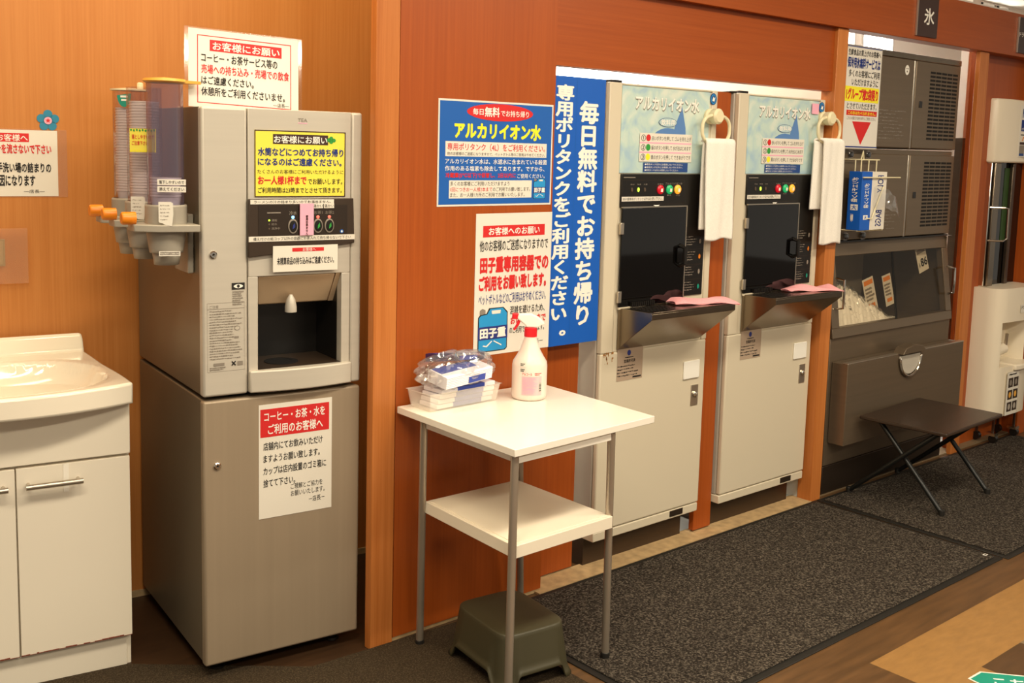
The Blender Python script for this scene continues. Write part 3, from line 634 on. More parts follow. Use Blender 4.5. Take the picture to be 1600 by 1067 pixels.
s.text('田子重専用容器での', .06, .30, .965, .42, 'ink_red', .05); s.text('ご利用をお願い致します。', .05, .435, .94, .545, 'ink_red', .05); s.text('ペットボトルなどのご利用はおやめください。', .05, .565, .94, .64, 'ink_blue', .008)
jug(s, .05, .665, .43, .975); s.text('混雑を避けるため、', .46, .665, .93, .725, 'ink', .01); s.text('お1人様2本まで', .47, .74, .95, .80, 'ink_red', .03); s.text('のご利用でお願いします。', .46, .815, .93, .865, 'ink', .01); s.text('―店長―', .7, .925, .92, .955, 'ink', 0)
tag(s.build('wall_poster', recalc=False, loc=(1.9255, 2.3815, 1.2065)), 'white portrait poster with red text and blue jug picture behind the spray bottle', 'poster')
s = Sheet(.268, .835, 'banner_blue', .001); s.rect(.53, 0, .535, 1, 'poster_blue', 1)
s.vtext('専用ポリタンクをご利用ください。', .20, .03, .49, .965, 'ink_white', .036); s.vtext('毎日無料でお持ち帰り', .575, .085, .90, .935, 'ink_white', .036)
tag(s.build('hanging_banner', recalc=False, loc=(2.19, 2.404, 1.618)), 'tall blue banner with white vertical writing left of the water machines', 'banner')

# ------------------------------------------------------------------ white side table
def prism_c(pts, z0, z1, m): return MB().prism(pts, 'z', z0, z1, m)
t = thing('side_table', 'white square side table with steel legs and a lower shelf', 'table', (1.85, 2.05, 0))
def rel(p): return (p[0]-1.85, p[1]-2.05)
BC = [(1.641, 1.863), (2.167, 1.889), (2.183, 2.374), (1.655, 2.374)]
prism_c([rel(p) for p in BC], .664, .683, 'table_white').build('tabletop', t, bevel=.0015)
LT = [(1.660, 1.884), (2.006, 1.895), (2.03, 2.29), (1.672, 2.272)]; LF = [(1.648, 1.872), (2.056, 1.935), (2.095, 2.335), (1.707, 2.322)]
prism_c([rel(p) for p in [(1.662, 1.876), (2.0, 1.889), (1.985, 2.26), (1.672, 2.262)]], .642, .664, 'table_white').build('apron', t, bevel=.001)
for (a, b), (c, d) in zip(LT, LF):
    top, bot = rel((a, b)), rel((c, d)); zf = .009 if c > 2 else 0
    lg = MB().tube([(bot[0], bot[1], zf+.014), (top[0], top[1], .662)], .0105, 'steel_leg', 18).build('leg', t)
    MB().lathe([(.0125, .0005), (.0125, .014), (.010, .016)], 'black_rubber', (bot[0], bot[1], zf), 16).build('foot_cap', lg)
SC_ = [(1.668, 1.885), (2.020, 1.892), (2.02, 2.28), (1.690, 2.285)]
sh = MB().prism([rel(p) for p in SC_], 'z', .398, .431, 'shelf_white')
sh.build('shelf', t, bevel=.0015)
MB().prism([rel((1.8465+(a-1.8465)*.93, 2.085+(b-2.085)*.93)) for a, b in SC_], 'z', .431, .4322, 'shelf_white').build('shelf_inlay', t)

# spray bottle
t = thing('spray_bottle', 'translucent spray bottle with red collar standing on the white table', 'spray bottle', (2.024, 2.244, .6832), R(-38))
MB().lathe([(.043, 0), (.049, .004), (.0505, .012), (.0505, .098), (.049, .108), (.040, .122), (.029, .142), (.0215, .165), (.0165, .183), (.0165, .186)], 'bottle', n=36).build('bottle_body', t, smooth=50)
MB().lathe([(.0185, .180), (.0185, .204), (.016, .206)], 'bottle_red', n=28).build('collar', t)
hd = MB().prism([(-.040, .232), (-.036, .245), (.000, .246), (.022, .236), (.040, .218), (.030, .213), (.018, .206), (-.012, .206), (-.018, .214)], 'y', -.012, .012, 'ink_white').build('trigger_head', t, bevel=.004, seg=3)
MB().prism([(-.054, .229), (-.054, .246), (-.036, .246), (-.036, .229)], 'y', -.009, .009, 'bottle_red').build('nozzle', hd, bevel=.003)
MB().prism([(-.036, .232), (-.028, .229), (-.034, .212), (-.046, .196), (-.051, .198), (-.042, .213)], 'y', -.006, .006, 'bottle_red').build('trigger', hd, bevel=.002)
s = Sheet(.056, .066, None)
for k in range(12): s.rect(k/12, 0, (k+1)/12, 1, 'label_pink')
for k in range(12): s.rect(k/12, 0, (k+1)/12, .17, 'bottle', 2)
s.text('アルコール', .02, .02, .5, .13, 'ink_red', .02, 3); s.scribble(.62, .02, 1, .14, 'ink_red', 2, 3, 3); s.scribble(.05, .22, .78, .95, 'pink', 12, 3, 11); s.rect(.85, .45, .98, .84, 'paper', 3)
for k in range(9): s.rect(.86, .46+.042*k, .97, .475+.042*k+.008*(k % 3), 'ink', 4)
nv = []
for x, y, z in s.v:
    a = -PI/2+(x-.024)/.0475; r = .0509-y; nv.append((r*math.cos(a), r*math.sin(a), z+.084))
s.v = nv; s.build('product_label', t, recalc=False, smooth=0)
s = Sheet(.016, .03, None); s.rect(0, 0, 1, .4, 'paper'); s.rect(0, .55, 1, 1, 'paper'); s.scribble(.1, .08, .9, .35, 'ink', 2, seed=3); s.scribble(.1, .6, .9, .92, 'ink', 2, seed=4)
s.v = [((.0513-y)*math.cos(-PI/2-.62+x/.0475), (.0513-y)*math.sin(-PI/2-.62+x/.0475), z+.112) for x, y, z in s.v]; s.build('price_sticker', t, recalc=False, smooth=0)

# clear tray with packets
def tray(x0, x1, y0, y1, h, w=.002, fl_=.008):
    m = MB()
    def ring(g, z): return [(x0-g, y0-g, z), (x1+g, y0-g, z), (x1+g, y1+g, z), (x0-g, y1+g, z)]
    v = ring(0, 0)+ring(fl_, h)+ring(fl_+.005, h)+ring(fl_-w, h-.001)+ring(-w, w)
    f = [(3, 2, 1, 0), (16, 17, 18, 19)]
    for a, b in ((0, 4), (4, 8), (8, 12), (12, 16)):
        for k in range(4): f.append((a+k, a+(k+1) % 4, b+(k+1) % 4, b+k))
    return m.add(v, f, 'frost')
tr = tray(-.118, .118, -.043, .043, .05).build('clear_tray', loc=(1.806, 2.313, .6835), rz=R(1.5), bevel=.001)
tag(tr, 'shallow clear plastic tray of packets at the back of the white table', 'tray')
def packet(name, lab, loc, rot, w, d, h, body, band, grp=None):
    m = MB()
    if h > .02:                     # a wad of folded leaves: the long edges show the folds
        n = 7; zz = [h*k/n for k in range(n+1)]; f = []
        for k in range(n): f += [(-d/2+.0022, zz[k]), (-d/2, (zz[k]+zz[k+1])/2)]
        f.append((-d/2+.004, h)); f.append((d/2-.004, h))
        for k in reversed(range(n)): f += [(d/2, (zz[k]+zz[k+1])/2), (d/2-.0022, zz[k])]
        m.prism(f, 'x', -w/2, w/2, body)
        o = m.box(-w*.02, w*.34, -d/2-.0006, -d/2+.01, h*.1, h*.62, band).box(-w*.46, w*.30, -d*.1, d*.42, h-.001, h+.0008, band).build(name, loc=loc); o.rotation_euler = rot
        return tag(o, lab, 'packet', grp)
    o = m.box(-w/2, w/2, -d/2, d/2, 0, h, body).box(-w*.22, w*.30, -d/2-.0004, d/2+.0004, -.0003, h+.0004, band).build(name, loc=loc, bevel=.002); o.rotation_euler = rot
    return tag(o, lab, 'packet', grp)
for k in range(4):
    packet('mask_packet', 'white packet with blue band in the clear tray, %s of the pile' % ('lowest', 'second from bottom', 'third from bottom', 'topmost')[k], (1.812+.004*k, 2.312, .687+.0135*k), (0, 0, R(2+.6*k)), .20, .078, .012, 'packet_white', 'packet_blue', 'packets in the clear tray')
bagt = thing('plastic_bag', 'crumpled clear plastic bag lying on the tray of packets', 'bag', (1.800, 2.300, .744), R(4))
rnd = random.Random(5)
def bagf(u, v):
    a = 2*PI*u; b = PI*(v-.5)
    r = random.Random(int(u*37)*91+int(v*23)); j = 1+.09*math.sin(7*a+3*b)+.06*math.sin(13*a-5*v*6)
    return (.128*math.cos(a)*math.cos(b)**.6*j, .056*math.sin(a)*math.cos(b)**.6*j, .040+.045*math.sin(b)*(1+.12*math.sin(5*a)+.1*math.sin(9*a+1)))
MB().grid(bagf, 56, 22, 'bag', closed_u=True).build('film', bagt, smooth=20)
packet('mask_packet', 'white packet with blue label inside the clear plastic bag', (1.802, 2.285, .757), (R(10), R(-3), R(6)), .175, .078, .034, 'packet_white', 'packet_blue')
packet('mask_packet', 'dark purple packet at the back top of the clear bag', (1.815, 2.322, .802), (R(-10), R(5), R(2)), .18, .045, .022, 'packet_purple', 'packet_blue')

# olive step stool
def se(a, n, rx, ry):
    c, s2 = math.cos(a), math.sin(a); return (rx*math.copysign(abs(c)**(2/n), c), ry*math.copysign(abs(s2)**(2/n), s2))
t = thing('step_stool', 'dark olive plastic step stool on the floor under the white table', 'stool', (1.835, 2.085, .0055), R(-7))
def stool(u, v):
    a = 2*PI*u
    w = 1-.05*math.cos(4*a)*0 - .035*(math.cos(2*a)**2 if False else (1+math.cos(4*a))/2)
    g = 1+.16*(1-v)**1.0+(.06*max(0, (.12-v)/.12))
    x, y = se(a, 4.5, .106*g*w, .131*g*w)
    side = max(0, abs(math.cos(2*a))-.70)/.30
    zb = .040*min(1, side*1.7)
    return (x, y, zb+(.138-zb)*v)
st = MB().grid(stool, 120, 14, 'olive', closed_u=True)
top = [stool(k/120, 1) for k in range(120)]
rings = [(.985, .1405), (.95, .142), (.6, .1425), (.25, .1425)]
prev = top; vv = list(top)
for sc_, z in rings: vv += [(x*sc_, y*sc_, z) for x, y, _ in top]
ff = [(r*120+k, r*120+(k+1) % 120, (r+1)*120+(k+1) % 120, (r+1)*120+k) for r in range(len(rings)) for k in range(120)]+[tuple(range(len(rings)*120, (len(rings)+1)*120))]
st.add(vv, ff, 'olive')
o = st.build('shell', t, smooth=50)
bm = bmesh.new(); bm.from_mesh(o.data); bmesh.ops.remove_doubles(bm, verts=bm.verts, dist=.0003); bmesh.ops.recalc_face_normals(bm, faces=bm.faces[:]); bm.to_mesh(o.data); bm.free(); o.data.set_sharp_from_angle(angle=R(60))
q = o.modifiers.new('solid', 'SOLIDIFY'); q.thickness = .003; q.offset = -1

# ------------------------------------------------------------------ water machines
MY = 2.40
def water_machine(label):
    t = thing('water_machine', label, 'water machine', (2.47, MY, 0))         # local x from the machine's left edge
    W = .543
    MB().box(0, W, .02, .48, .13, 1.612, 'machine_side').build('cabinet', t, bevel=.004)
    f = MB().box(.004, .06, 0, .02, .735, 1.612, 'machine_white').box(.06, .515, 0, .02, 1.605, 1.612, 'machine_white').box(.515, W, 0, .02, .735, 1.612, 'machine_white').box(.06, .515, .003, .02, .735, 1.605, 'machine_white')
    f.build('front_frame', t, bevel=.003)
    MB().box(.03, .08, .02, .07, 1.612, 1.622, 'black').box(-.02, .02, .02, .1, 1.612, 1.617, 'black').build('top_bracket', t, bevel=.003)
    MB().box(.004, W, 0, .02, .131, .735, 'machine_white').build('lower_door', t, bevel=.006, seg=3)
    MB().box(.0, W-.005, .0, .4, .098, .129, 'machine_white').build('bottom_rail', t, bevel=.003)
    MB().box(.385, .455, -.002, .02, .105, .127, 'stainless_dark').build('rail_vent', t, bevel=.001)
    MB().box(.0, .50, .045, .40, .002, .1, 'stainless_dark').build('kick_plate', t)
    # printed head panel
    s = Sheet(.44, .279, 'water_print', .003)
    s.ell(.52, .68, .21, .22, 'drop_blue', 1); s.poly([(.60, .42), (.67, .20), (.72, .45), (.73, .62), (.55, .64)], 'drop_blue', 1); s.ell(.50, .70, .17, .13, 'drop_dark', 2); s.ell(.52, .74, .14, .1, 'drop_blue', 3)
    s.text('アルカリイオン水', .144, .105, .872, .275, 'ink_grey', .03, 4); s.text('アルカリイオン水', .14, .095, .868, .265, 'ink_white', .03, 5)
    s.ell(.51, .395, .105, .055, 'drop_dark', 4); s.ell(.51, .395, .1, .05, 'water_print', 5); s.text('飲料用', .43, .36, .59, .43, 'ink_white', .02, 6)
    s.rect(.20, .53, .80, .865, 'paper', 6)
    for i, (c, w) in enumerate((('ink_red', '赤いボタンを押して ゴムを持ち上げ'), ('green', '緑のボタンを押して 水が出はじめます'), ('ink_yellow', '黄のボタンを押して できあがりです'))):
        b = .585+.112*i
        s.text('①②③'[i], .215, b-.035, .265, b+.04, 'ink', .01, 7); s.ell(.295, b, .025, .04, c, 7); s.text(w, .33, b-.025, .785, b+.03, 'ink', .0, 7)
        if i < 2: s.rect(.20, b+.05, .79, b+.066, 'pink', 7)
    s.rect(.25, .875, .76, .985, 'navy', 6)
    for i in range(3): s.text('●専用タンク以外には使用しないでください。', .265, .885+.034*i, .7-.05*(i == 2), .908+.034*i, 'ink_white', 0, 7)
    s.build('head_panel', t, recalc=False, loc=(.06, .0, 1.604))
    s = Sheet(.04, .045, None); s.ell(.5, .5, .45, .45, 'navy'); s.ell(.5, .5, .36, .36, 'jug_blue', 2); s.ell(.5, .5, .28, .28, 'navy', 3); s.poly([(.3, .65), (.45, .3), (.55, .45), (.7, .35), (.62, .68)], 'ink_white', 4); s.build('emblem', t, recalc=False, loc=(.498, -.0006, 1.605))
    # dark control panel
    MB().box(.068, .39, -.004, .003, 1.213, 1.322, 'black').box(.39, .502, -.002, .003, .90, 1.322, 'black').build('control_panel', t, bevel=.001)
    s = Sheet(.31, .10, None); s.rect(.02, .02, .2, .05, 'ink_grey'); s.frame(0, .12, 1, .92, .0008, 'bezel', 1)
    for i, w in enumerate(('給水', '製造', '点検')): s.text(w, .13+.10*i, .235, .19+.10*i, .285, 'ink_grey', 0)
    s.text('洗浄水', .55, .225, .65, .285, 'ink_grey', 0); s.text('アルカリイオン水', .68, .20, .96, .275, 'ink_grey', 0); s.text('原水', .71, .6, .78, .65, 'ink_grey', 0); s.text('浄水', .86, .6, .93, .65, 'ink_grey', 0)
    s.rect(.0, .66, .66, .81, 'paper', 2); s.text('田子重専用ポリタンク以外はお使い下さい。', .02, .685, .64, .785, 'ink', 0, 3); s.poly([(.5, .95), (.6, .95), (.55, 1.03)], 'ink_white', 2)
    s.build('panel_print', t, recalc=False, loc=(.07, -.0045, 1.314))
    for x, c in ((.256, 'btn_red'), (.302, 'btn_green'), (.344, 'btn_amber')):
        b = MB().lathe([(.0155, 0), (.0155, -.004), (.012, -.0075), (.004, -.009)], c, (x, -.004, 1.2705), 22, 'y'); b.box(x-.005, x+.004, -.0135, -.012, 1.263, 1.274, 'ink_white'); b.build('button', t)
    for x, c in ((.118, 'led_dim'), (.149, 'led_green'), (.180, 'led_dim')): MB().lathe([(.0045, 0), (.004, -.002)], c, (x, -.004, 1.2705), 12, 'y', 1, 1.6).build('indicator_lamp', t)
    # glazed door over the filling bay
    d = MB().box(.072, .390, -.010, -.004, .886, 1.211, 'black_glass').build('glass_door', t, bevel=.001)
    MB().box(.071, .393, -.011, -.004, 1.2115, 1.2155, 'nickel').box(.390, .3945, -.011, -.004, .884, 1.2155, 'nickel').build('door_frame', d)
    for xa, xb in ((.071, .20), (.31, .3945)): MB().box(xa, xb, -.011, -.004, .8785, .8855, 'machine_white').build('door_sill', d)
    MB().tube([(.367, -.01, 1.078), (.367, -.032, 1.070), (.367, -.032, 1.018), (.367, -.01, 1.010)], .008, 'black', 10).build('door_handle', d)
    for z in (.92, 1.145): MB().box(.064, .079, -.013, -.003, z-.019, z+.019, 'nickel').build('hinge', d, bevel=.001)
    s = Sheet(.110, .212, None)
    for i in range(4): s.scribble(.06, .03+.25*i, .62, .2+.25*i, 'ink_grey', 4, seed=20+i, h=.2); s.rect(.02, .245+.25*i, .98, .25+.25*i, 'bezel'); s.ell(.8, .12+.25*i, .05, .04, ('ink_grey', 'orange', 'ink_grey', 'teal')[i], 2)
    s.build('instruction_panel', t, recalc=False, loc=(.391, -.0026, 1.114))
    s = Sheet(.125, .108, None); s.rect(0, 0, 1, 1, 'label_grey'); s.ell(.45, .14, .07, .09, 'jug_band', 2); s.scribble(.3, .26, .62, .31, 'ink', 1, seed=3, jag=False); s.text('営業許可済', .26, .34, .7, .45, 'ink', .02)
    s.scribble(.02, .52, .95, .92, 'ink', 4, seed=6, h=.25); s.rect(.62, .9, .95, .95, 'ink', 2); s.build('permit_label', t, recalc=False, loc=(.083, -.0006, .7425))
    MB().box(.422, .507, -.006, 0, .600, .664, 'ink_white').build('blank_plate', t, bevel=.002)
    l = MB().box(.470, .508, -.003, 0, .499, .574, 'nickel').lathe([(.011, 0), (.011, -.006), (.008, -.008)], 'chrome', (.489, -.003, .54), 18, 'y'); l.box(.488, .490, -.014, -.010, .528, .545, 'nickel').build('lock', t, bevel=.0015)
    # stainless drip tray: flat top, front lip, wedge underneath
    tr = MB(); x0, x1 = .078, .505
    pr = [(0, .742), (0, .882), (-.145, .884), (-.15, .880), (-.15, .862)]
    tr.prism(pr, 'x', x0, x1, 'stainless'); tr.prism([(-.142, .8842), (-.142, .886), (-.15, .886), (-.15, .880)], 'x', x0, x1, 'stainless')
    for i in range(9):
        for j in range(5):
            cx, cyy = x0+.03+i*.016, -.035-j*.018
            tr.lathe([(.005, .0), (.0, .0001)], 'black_matte', (cx, cyy, .8846), 8, cap=False)
    tr.build('drip_tray', t, bevel=.0012)
    sp_ = MB()
    for k in range(12): sp_.box(.125+.0095*k, .131+.0095*k, -.02, -.004, .8845, .9, 'black')
    sp_.box(.12, .245, -.008, -.004, .8845, .905, 'black').build('splash_comb', t)
    return t
mat('label_grey', 'B09A84', 0.6)
m1 = water_machine('white alkaline water machine nearest the blue banner')
rs = MB(); rnd = random.Random(4)
for k in range(26):
    x, z, r = .018+.045*rnd.random(), .735-.045*rnd.random()**2, .0008+.0022*rnd.random()
    rs.add([(x+r*math.cos(2*PI*j/7)*(.6+.8*rnd.random()), -.0008, z+1.6*r*math.sin(2*PI*j/7)) for j in range(7)], [tuple(range(7))], 'rust')
m2 = copy_tree(m1); m2.location = (3.128, MY-.003, 0); m2['label'] = 'white alkaline water machine next to the ice machine column'
rs.build('rust_stain', m1, smooth=0)
s = Sheet(.045, .04, 'pink', .0004); o = s.build('sticky_note', recalc=False, loc=(3.128+.447, MY-.0085, 1.595)); tag(o, 'small pink sticky note on the head panel of the farther water machine', 'label')

# towel rings, towels and cloths
def ring_pts(cx, y, cz, w, h, n=40):
    return [(cx+w*math.copysign(abs(math.cos(a))**.75, math.cos(a)), y, cz+h*math.copysign(abs(math.sin(a))**.75, math.sin(a))) for a in [2*PI*k/n for k in range(n)]]
def towel_ring(x, y, z, label):
    t = thing('towel_ring', label, 'towel ring', (x, MY, z))
    MB().lathe([(.026, -.001), (.027, -.010), (.020, -.016), (.026, -.024), (.027, -.045), (.02, -.052)], 'cream', (0, 0, 0), 24, 'y').build('suction_knob', t)
    MB().tube(ring_pts(0, -.036, -.045, .074, .048), .0062, 'cream', 10, True).build('ring', t)
    return t
towel_ring(2.966, 2.36, 1.522, 'cream towel ring on suction knob at the nearer water machine')
towel_ring(3.655, 2.36, 1.540, 'cream towel ring on suction knob at the farther water machine')
def towel(x, z, w, hf, hb, bx, label, seed):
    t = MB(); rnd = random.Random(seed); n = 60
    y0 = MY-.036
    def f(u, v):
        # v: 0 front bottom .. .5 over the ring .. 1 back bottom ; u across
        sgn = 1
        if v < .47: zz = -hf*(1-v/.47); yy = -.016; off = 0
        elif v > .53: zz = -hb*(v-.53)/.47; yy = .007; off = bx
        else:
            a = (v-.5)/.03*PI/2; zz = .012*math.cos(a); yy = .015*math.sin(a); off = bx*(v-.47)/.06
        dn = min(1, -min(0, zz)/.3)
        x_ = (u-.5)*w*(1+.03*math.sin(3*dn+seed))+off+.014*dn*(1 if v < .5 else -1)*.6
        ripple = .0025*math.sin(u*7+seed+2*dn)*(.3+dn)+.0008*math.sin(u*19+3*dn)
        return (x_, yy+ripple*(1 if v < .5 else .6), zz-.004*math.sin(u*7)*(abs(zz) > hf*.95))
    t.grid(f, 26, 110, 'towel')
    o = t.build('hand_towel', loc=(x, y0, z), smooth=60, solid=.007)
    return tag(o, label, 'towel')
towel(2.978, 1.432, .150, .335, .30, .010, 'white hand towel hanging on the ring of the nearer water machine', 1)
towel(3.672, 1.450, .142, .395, .26, -.030, 'white hand towel hanging on the ring of the farther water machine', 4)
def cloth(x, y, z, rz, label, seed):
    def f(u, v):
        r = .020*math.sin(PI*min(1, v*1.15))**.6*(.55+.45*math.sin(u*5+seed)**2)*min(1, 8*u*(1-u)+.25)
        return ((u-.5)*.235+.012*math.sin(v*4+seed), (v-.5)*(.085+.02*math.sin(u*6+seed)), .001+r+.003*math.sin(11*u+7*v))
    m = MB().grid(f, 44, 20, 'pink_cloth')
    m.grid(lambda u, v: tuple(f(u, v)[:2])+(.0008,), 44, 20, 'pink_cloth')
    o = m.build('cleaning_cloth', loc=(x, y, z), rz=rz, smooth=60)
    return tag(o, label, 'cloth')
cloth(2.47+.405, MY-.075, .8862, R(-28), 'pink cleaning cloth on the drip tray of the nearer water machine', 1)
cloth(3.128+.405, MY-.078, .8862, R(-22), 'pink cleaning cloth on the drip tray of the farther water machine', 3)

# ------------------------------------------------------------------ ice machine
t = thing('ice_machine', 'large brushed steel ice machine between two orange columns', 'ice machine', (3.79, 2.42, 0))
IW = .985
MB().box(0, IW, -.035, .5, 0.006, .124, 'stainless_dark').build('kick_panel', t, bevel=.002)
MB().box(0, IW, -.035, .5, .126, .66, 'stainless_warm').build('bin_front', t, bevel=.003)
# hopper window frame (leans back a little)
def hop(x0, x1, z0, z1, m, name, par=t, d=.03, bevel=.002):
    def Y(z): return -.045+.055*(z-.66)/.38
    mb = MB().prism([(Y(z0), z0), (Y(z1), z1), (Y(z1)+d, z1), (Y(z0)+d, z0)], 'x', x0, x1, m)
    return mb.build(name, par, bevel=bevel)
hop(0, IW, .66, .70, 'stainless_warm', 'window_rail'); hop(0, IW, .99, 1.045, 'stainless_warm', 'window_rail'); hop(0, .055, .70, .99, 'stainless_warm', 'window_stile'); hop(IW-.05, IW, .70, .99, 'stainless_warm', 'window_stile')
gp = []
for x0, x1 in ((.055, .51), (.50, IW-.05)): gp.append(hop(x0, x1, .70, .99, 'glass', 'glass_pane', d=.004, bevel=0))
hop(.497, .505, .70, .99, 'black', 'glass_edge', d=.006, bevel=0)
iv = MB(); iv.add([(.03, .42, .5), (.97, .42, .5), (.97, .42, 1.04), (.03, .42, 1.04)], [(0, 1, 2, 3)], 'machine_side'); iv.add([(.03, 0, .6), (.97, 0, .6), (.97, .42, .6), (.03, .42, .6)], [(0, 1, 2, 3)], 'stainless_dark'); iv.add([(.03, .0, .6), (.03, .42, .6), (.03, .42, 1.04), (.03, 0, 1.04)], [(0, 1, 2, 3)], 'stainless_warm'); iv.add([(.97, .0, .6), (.97, .42, .6), (.97, .42, 1.04), (.97, 0, 1.04)], [(0, 1, 2, 3)], 'stainless_warm'); iv.add([(.0, -.01, 1.046), (1, -.01, 1.046), (1, .5, 1.046), (0, .5, 1.046)], [(0, 1, 2, 3)], 'stainless_warm')
iv.build('bin_liner', t, smooth=0)
for xh, p in ((.035, gp[0]), (IW-.035, gp[1])):
    MB().tube([(xh, -.02, .905), (xh, -.06, .90), (xh, -.062, .84), (xh, -.06, .785), (xh, -.035, .78)], .005, 'chrome', 10).build('door_handle', p)
MB().box(.02, IW-.02, -.005, .5, 1.046, 1.052, 'black').build('seam', t)
for k, (z0, z1) in enumerate(((1.052, 1.43), (1.436, 1.835))):
    MB().box(0, IW, .014, .5, z0, z1, 'stainless_warm').build('ice_maker_unit', t, bevel=.002)
    pl_ = MB().box(.002, .575, 0, .014, z0+.003, z1-.02, 'stainless_warm').build('front_panel', t, bevel=.003)
    pr_ = MB().box(.592, IW-.002, 0, .014, z0+.003, z1-.02, 'stainless_warm').box(.578, .590, .002, .014, z0, z1-.02, 'nickel').build('grille_panel', t, bevel=.003)
    vz0, vz1 = (1.09, 1.385) if k == 0 else (1.475, 1.78)
    sl = MB()
    for j in range(18):
        zz = vz0+(vz1-vz0)*(j+.5)/18
        for c in range(5): sl.box(.715+.05*c, .757+.05*c, -.0012, .001, zz-.0045, zz+.0045, 'black_matte')
    sl.build('vent_slots', pr_, smooth=0)
    MB().box(.632, .658, -.002, .0, (z0+z1)/2-.02, (z0+z1)/2+.008, 'black').build('latch', pr_, bevel=.001)
    if k == 1:
        s = Sheet(.035, .042, None); s.ell(.5, .5, .5, .5, 'ink_white'); s.rect(.25, .3, .45, .42, 'ink_grey', 2); s.rect(.55, .3, .8, .42, 'ink_grey', 2); s.ell(.5, .65, .15, .1, 'ink_grey', 2); s.build('round_label', pl_, recalc=False, loc=(.495, -.0006, 1.79))
    s = Sheet(.26, .13, None); s.scribble(0, 0, .95, 1, 'ink_grey', 9, seed=30+k, h=.15); s.build('printed_text', pl_, recalc=False, loc=(.28, -.0005, z0+.16))
MB().box(0, IW, -.002, .5, 1.815, 1.84, 'stainless').build('top_cap', t, bevel=.003)
# pull-out flap with its cup handle
fp = MB().box(.02, .985, -.110, -.037, .225, .563, 'stainless_warm').box(.018, .987, -.111, -.085, .563, .568, 'nickel').build('scoop_flap', t, bevel=.006, seg=3)
hd = MB()
n = 20
hd.prism([(.50+.085*math.cos(PI+PI*k/n), .555+.085*math.sin(PI+PI*k/n)) for k in range(n+1)], 'y', -.116, -.109, 'silver'); hd.build('recessed_pull', fp, bevel=.003)
hd = MB().tube([(.50+.086*math.cos(PI+PI*k/n), -.118, .548+.086*math.sin(PI+PI*k/n)) for k in range(n+1)], .006, 'chrome', 8).prism([(.405, .566), (.43, .592), (.5, .602), (.57, .592), (.60, .566)], 'y', -.135, -.085, 'stainless_warm'); hd.build('pull_lip', fp, bevel=.004)
def heap(u, v):
    h = max(0, 1-max(0, abs(u-.24)-.16)**1.3*3.2)
    lump = .004*math.sin(91*u+29*v)*math.sin(67*v+15*u)+.003*math.sin(167*u+51*v)*math.sin(119*v)+.006*math.sin(29*u+13*v)
    return (.058+.68*u, -.016+.36*v, .668+.185*h*(1-(1-min(1, v/.5))**2)*(1-.25*v)+1.7*lump*(.3+h))
o = MB().grid(heap, 220, 90, 'ice').build('ice_heap', loc=(3.79, 2.42, 0), smooth=20)
tag(o, 'heap of loose ice behind the window of the ice machine', 'ice'); o['kind'] = 'stuff'
o = MB().grid(lambda u, v: (.20+.42*u, .03+.25*v, heap(.22+.6*u, .1+.7*v)[2]+.012+.006*math.sin(19*u+9*v)), 50, 30, 'bag').build('ice_cover_sheet', loc=(3.79, 2.42, 0), smooth=40); tag(o, 'clear plastic sheet lying over the heap of ice', 'sheet')
def card(x, y, z, w, h, lean, lab, big=None, col='ink_blue'):
    s = Sheet(w, h, 'paper', .001)
    if big: s.rect(.1, .08, .9, .25, 'ink_grey'); s.text(big, .3, .45, .95, .8, 'ink', .03); s.text('¥', .1, .6, .22, .8, 'ink', 0)
    else: s.rect(.1, .06, .9, .2, 'orange'); s.scribble(.1, .28, .9, .7, 'ink_grey', 4, seed=int(x*100)); s.rect(.2, .76, .8, .88, 'orange')
    o = s.build('price_card', recalc=False, loc=(x, y, z)); o.rotation_euler = (R(-8), R(lean), 0); tag(o, lab, 'card')
card(4.19, 2.50, .86, .085, .15, -12, 'white card with orange bars beside the ice, left of the glass edge')
card(4.35, 2.50, .87, .07, .14, -10, 'white card with orange bars beside the ice, right of the glass edge')
card(4.55, 2.46, .985, .085, .115, -14, 'price card reading 86 behind the right ice machine window', '86')

# sign and bag rack in front of the ice machine
s = Sheet(.268, .412, 'paper_gloss', .004); s.frame(0, 0, 1, 1, .004, 'ink_grey', 1); s.rect(.0, .97, 1, .982, 'ink_blue', 2); s.rect(.02, .012, .98, .02, 'ink_blue', 2)
for w, a0, b0, a1, b1, m_, bo in (('生鮮食品お買上げのお客様へ', .06, .04, .95, .10, 'ink', .02), ('保冷用氷無料サービスは', .05, .115, .95, .22, 'ink_blue', .04), ('多くのお客様にご利用', .10, .235, .95, .305, 'ink', .012), ('いただけますように', .19, .32, .92, .385, 'ink', .012)): s.text(w, a0, b0, a1, b1, m_, bo)
s.rect(.03, .395, .96, .54, 'ink_yellow', 1); s.text('1グループ様2袋限り', .06, .41, .94, .525, 'ink_red', .045); s.text('とさせていただきます。', .10, .55, .92, .61, 'ink', .01); s.rect(.10, .622, .94, .672, 'ink_red'); s.text('この氷はたべられません。', .14, .63, .90, .665, 'ink_yellow', .02); s.text('こちらの量だけお持ち帰りにご利用ください。', .12, .682, .92, .715, 'ink_grey', 0)
s.poly([(.27, .73), (.79, .73), (.53, .955)], 'ink_red')
tag(s.build('service_sign', recalc=False, loc=(3.795, 2.398, 1.838)), 'framed sign with a red triangle pointing down on the ice machine', 'sign')
s = thing('bag_rack', 'white wire rack hooked on the front of the ice machine', 'rack', (3.83, 2.415, 0))
wr = MB(); r_ = .0028
wr.tube([(.03, 0, 1.385), (.03, -.075, 1.385), (.03, -.075, 1.10), (.03, 0, 1.10)], r_, 'cream', 8); wr.tube([(.25, 0, 1.385), (.25, -.012, 1.385), (.25, -.012, 1.10), (.25, 0, 1.10)], r_, 'cream', 8)
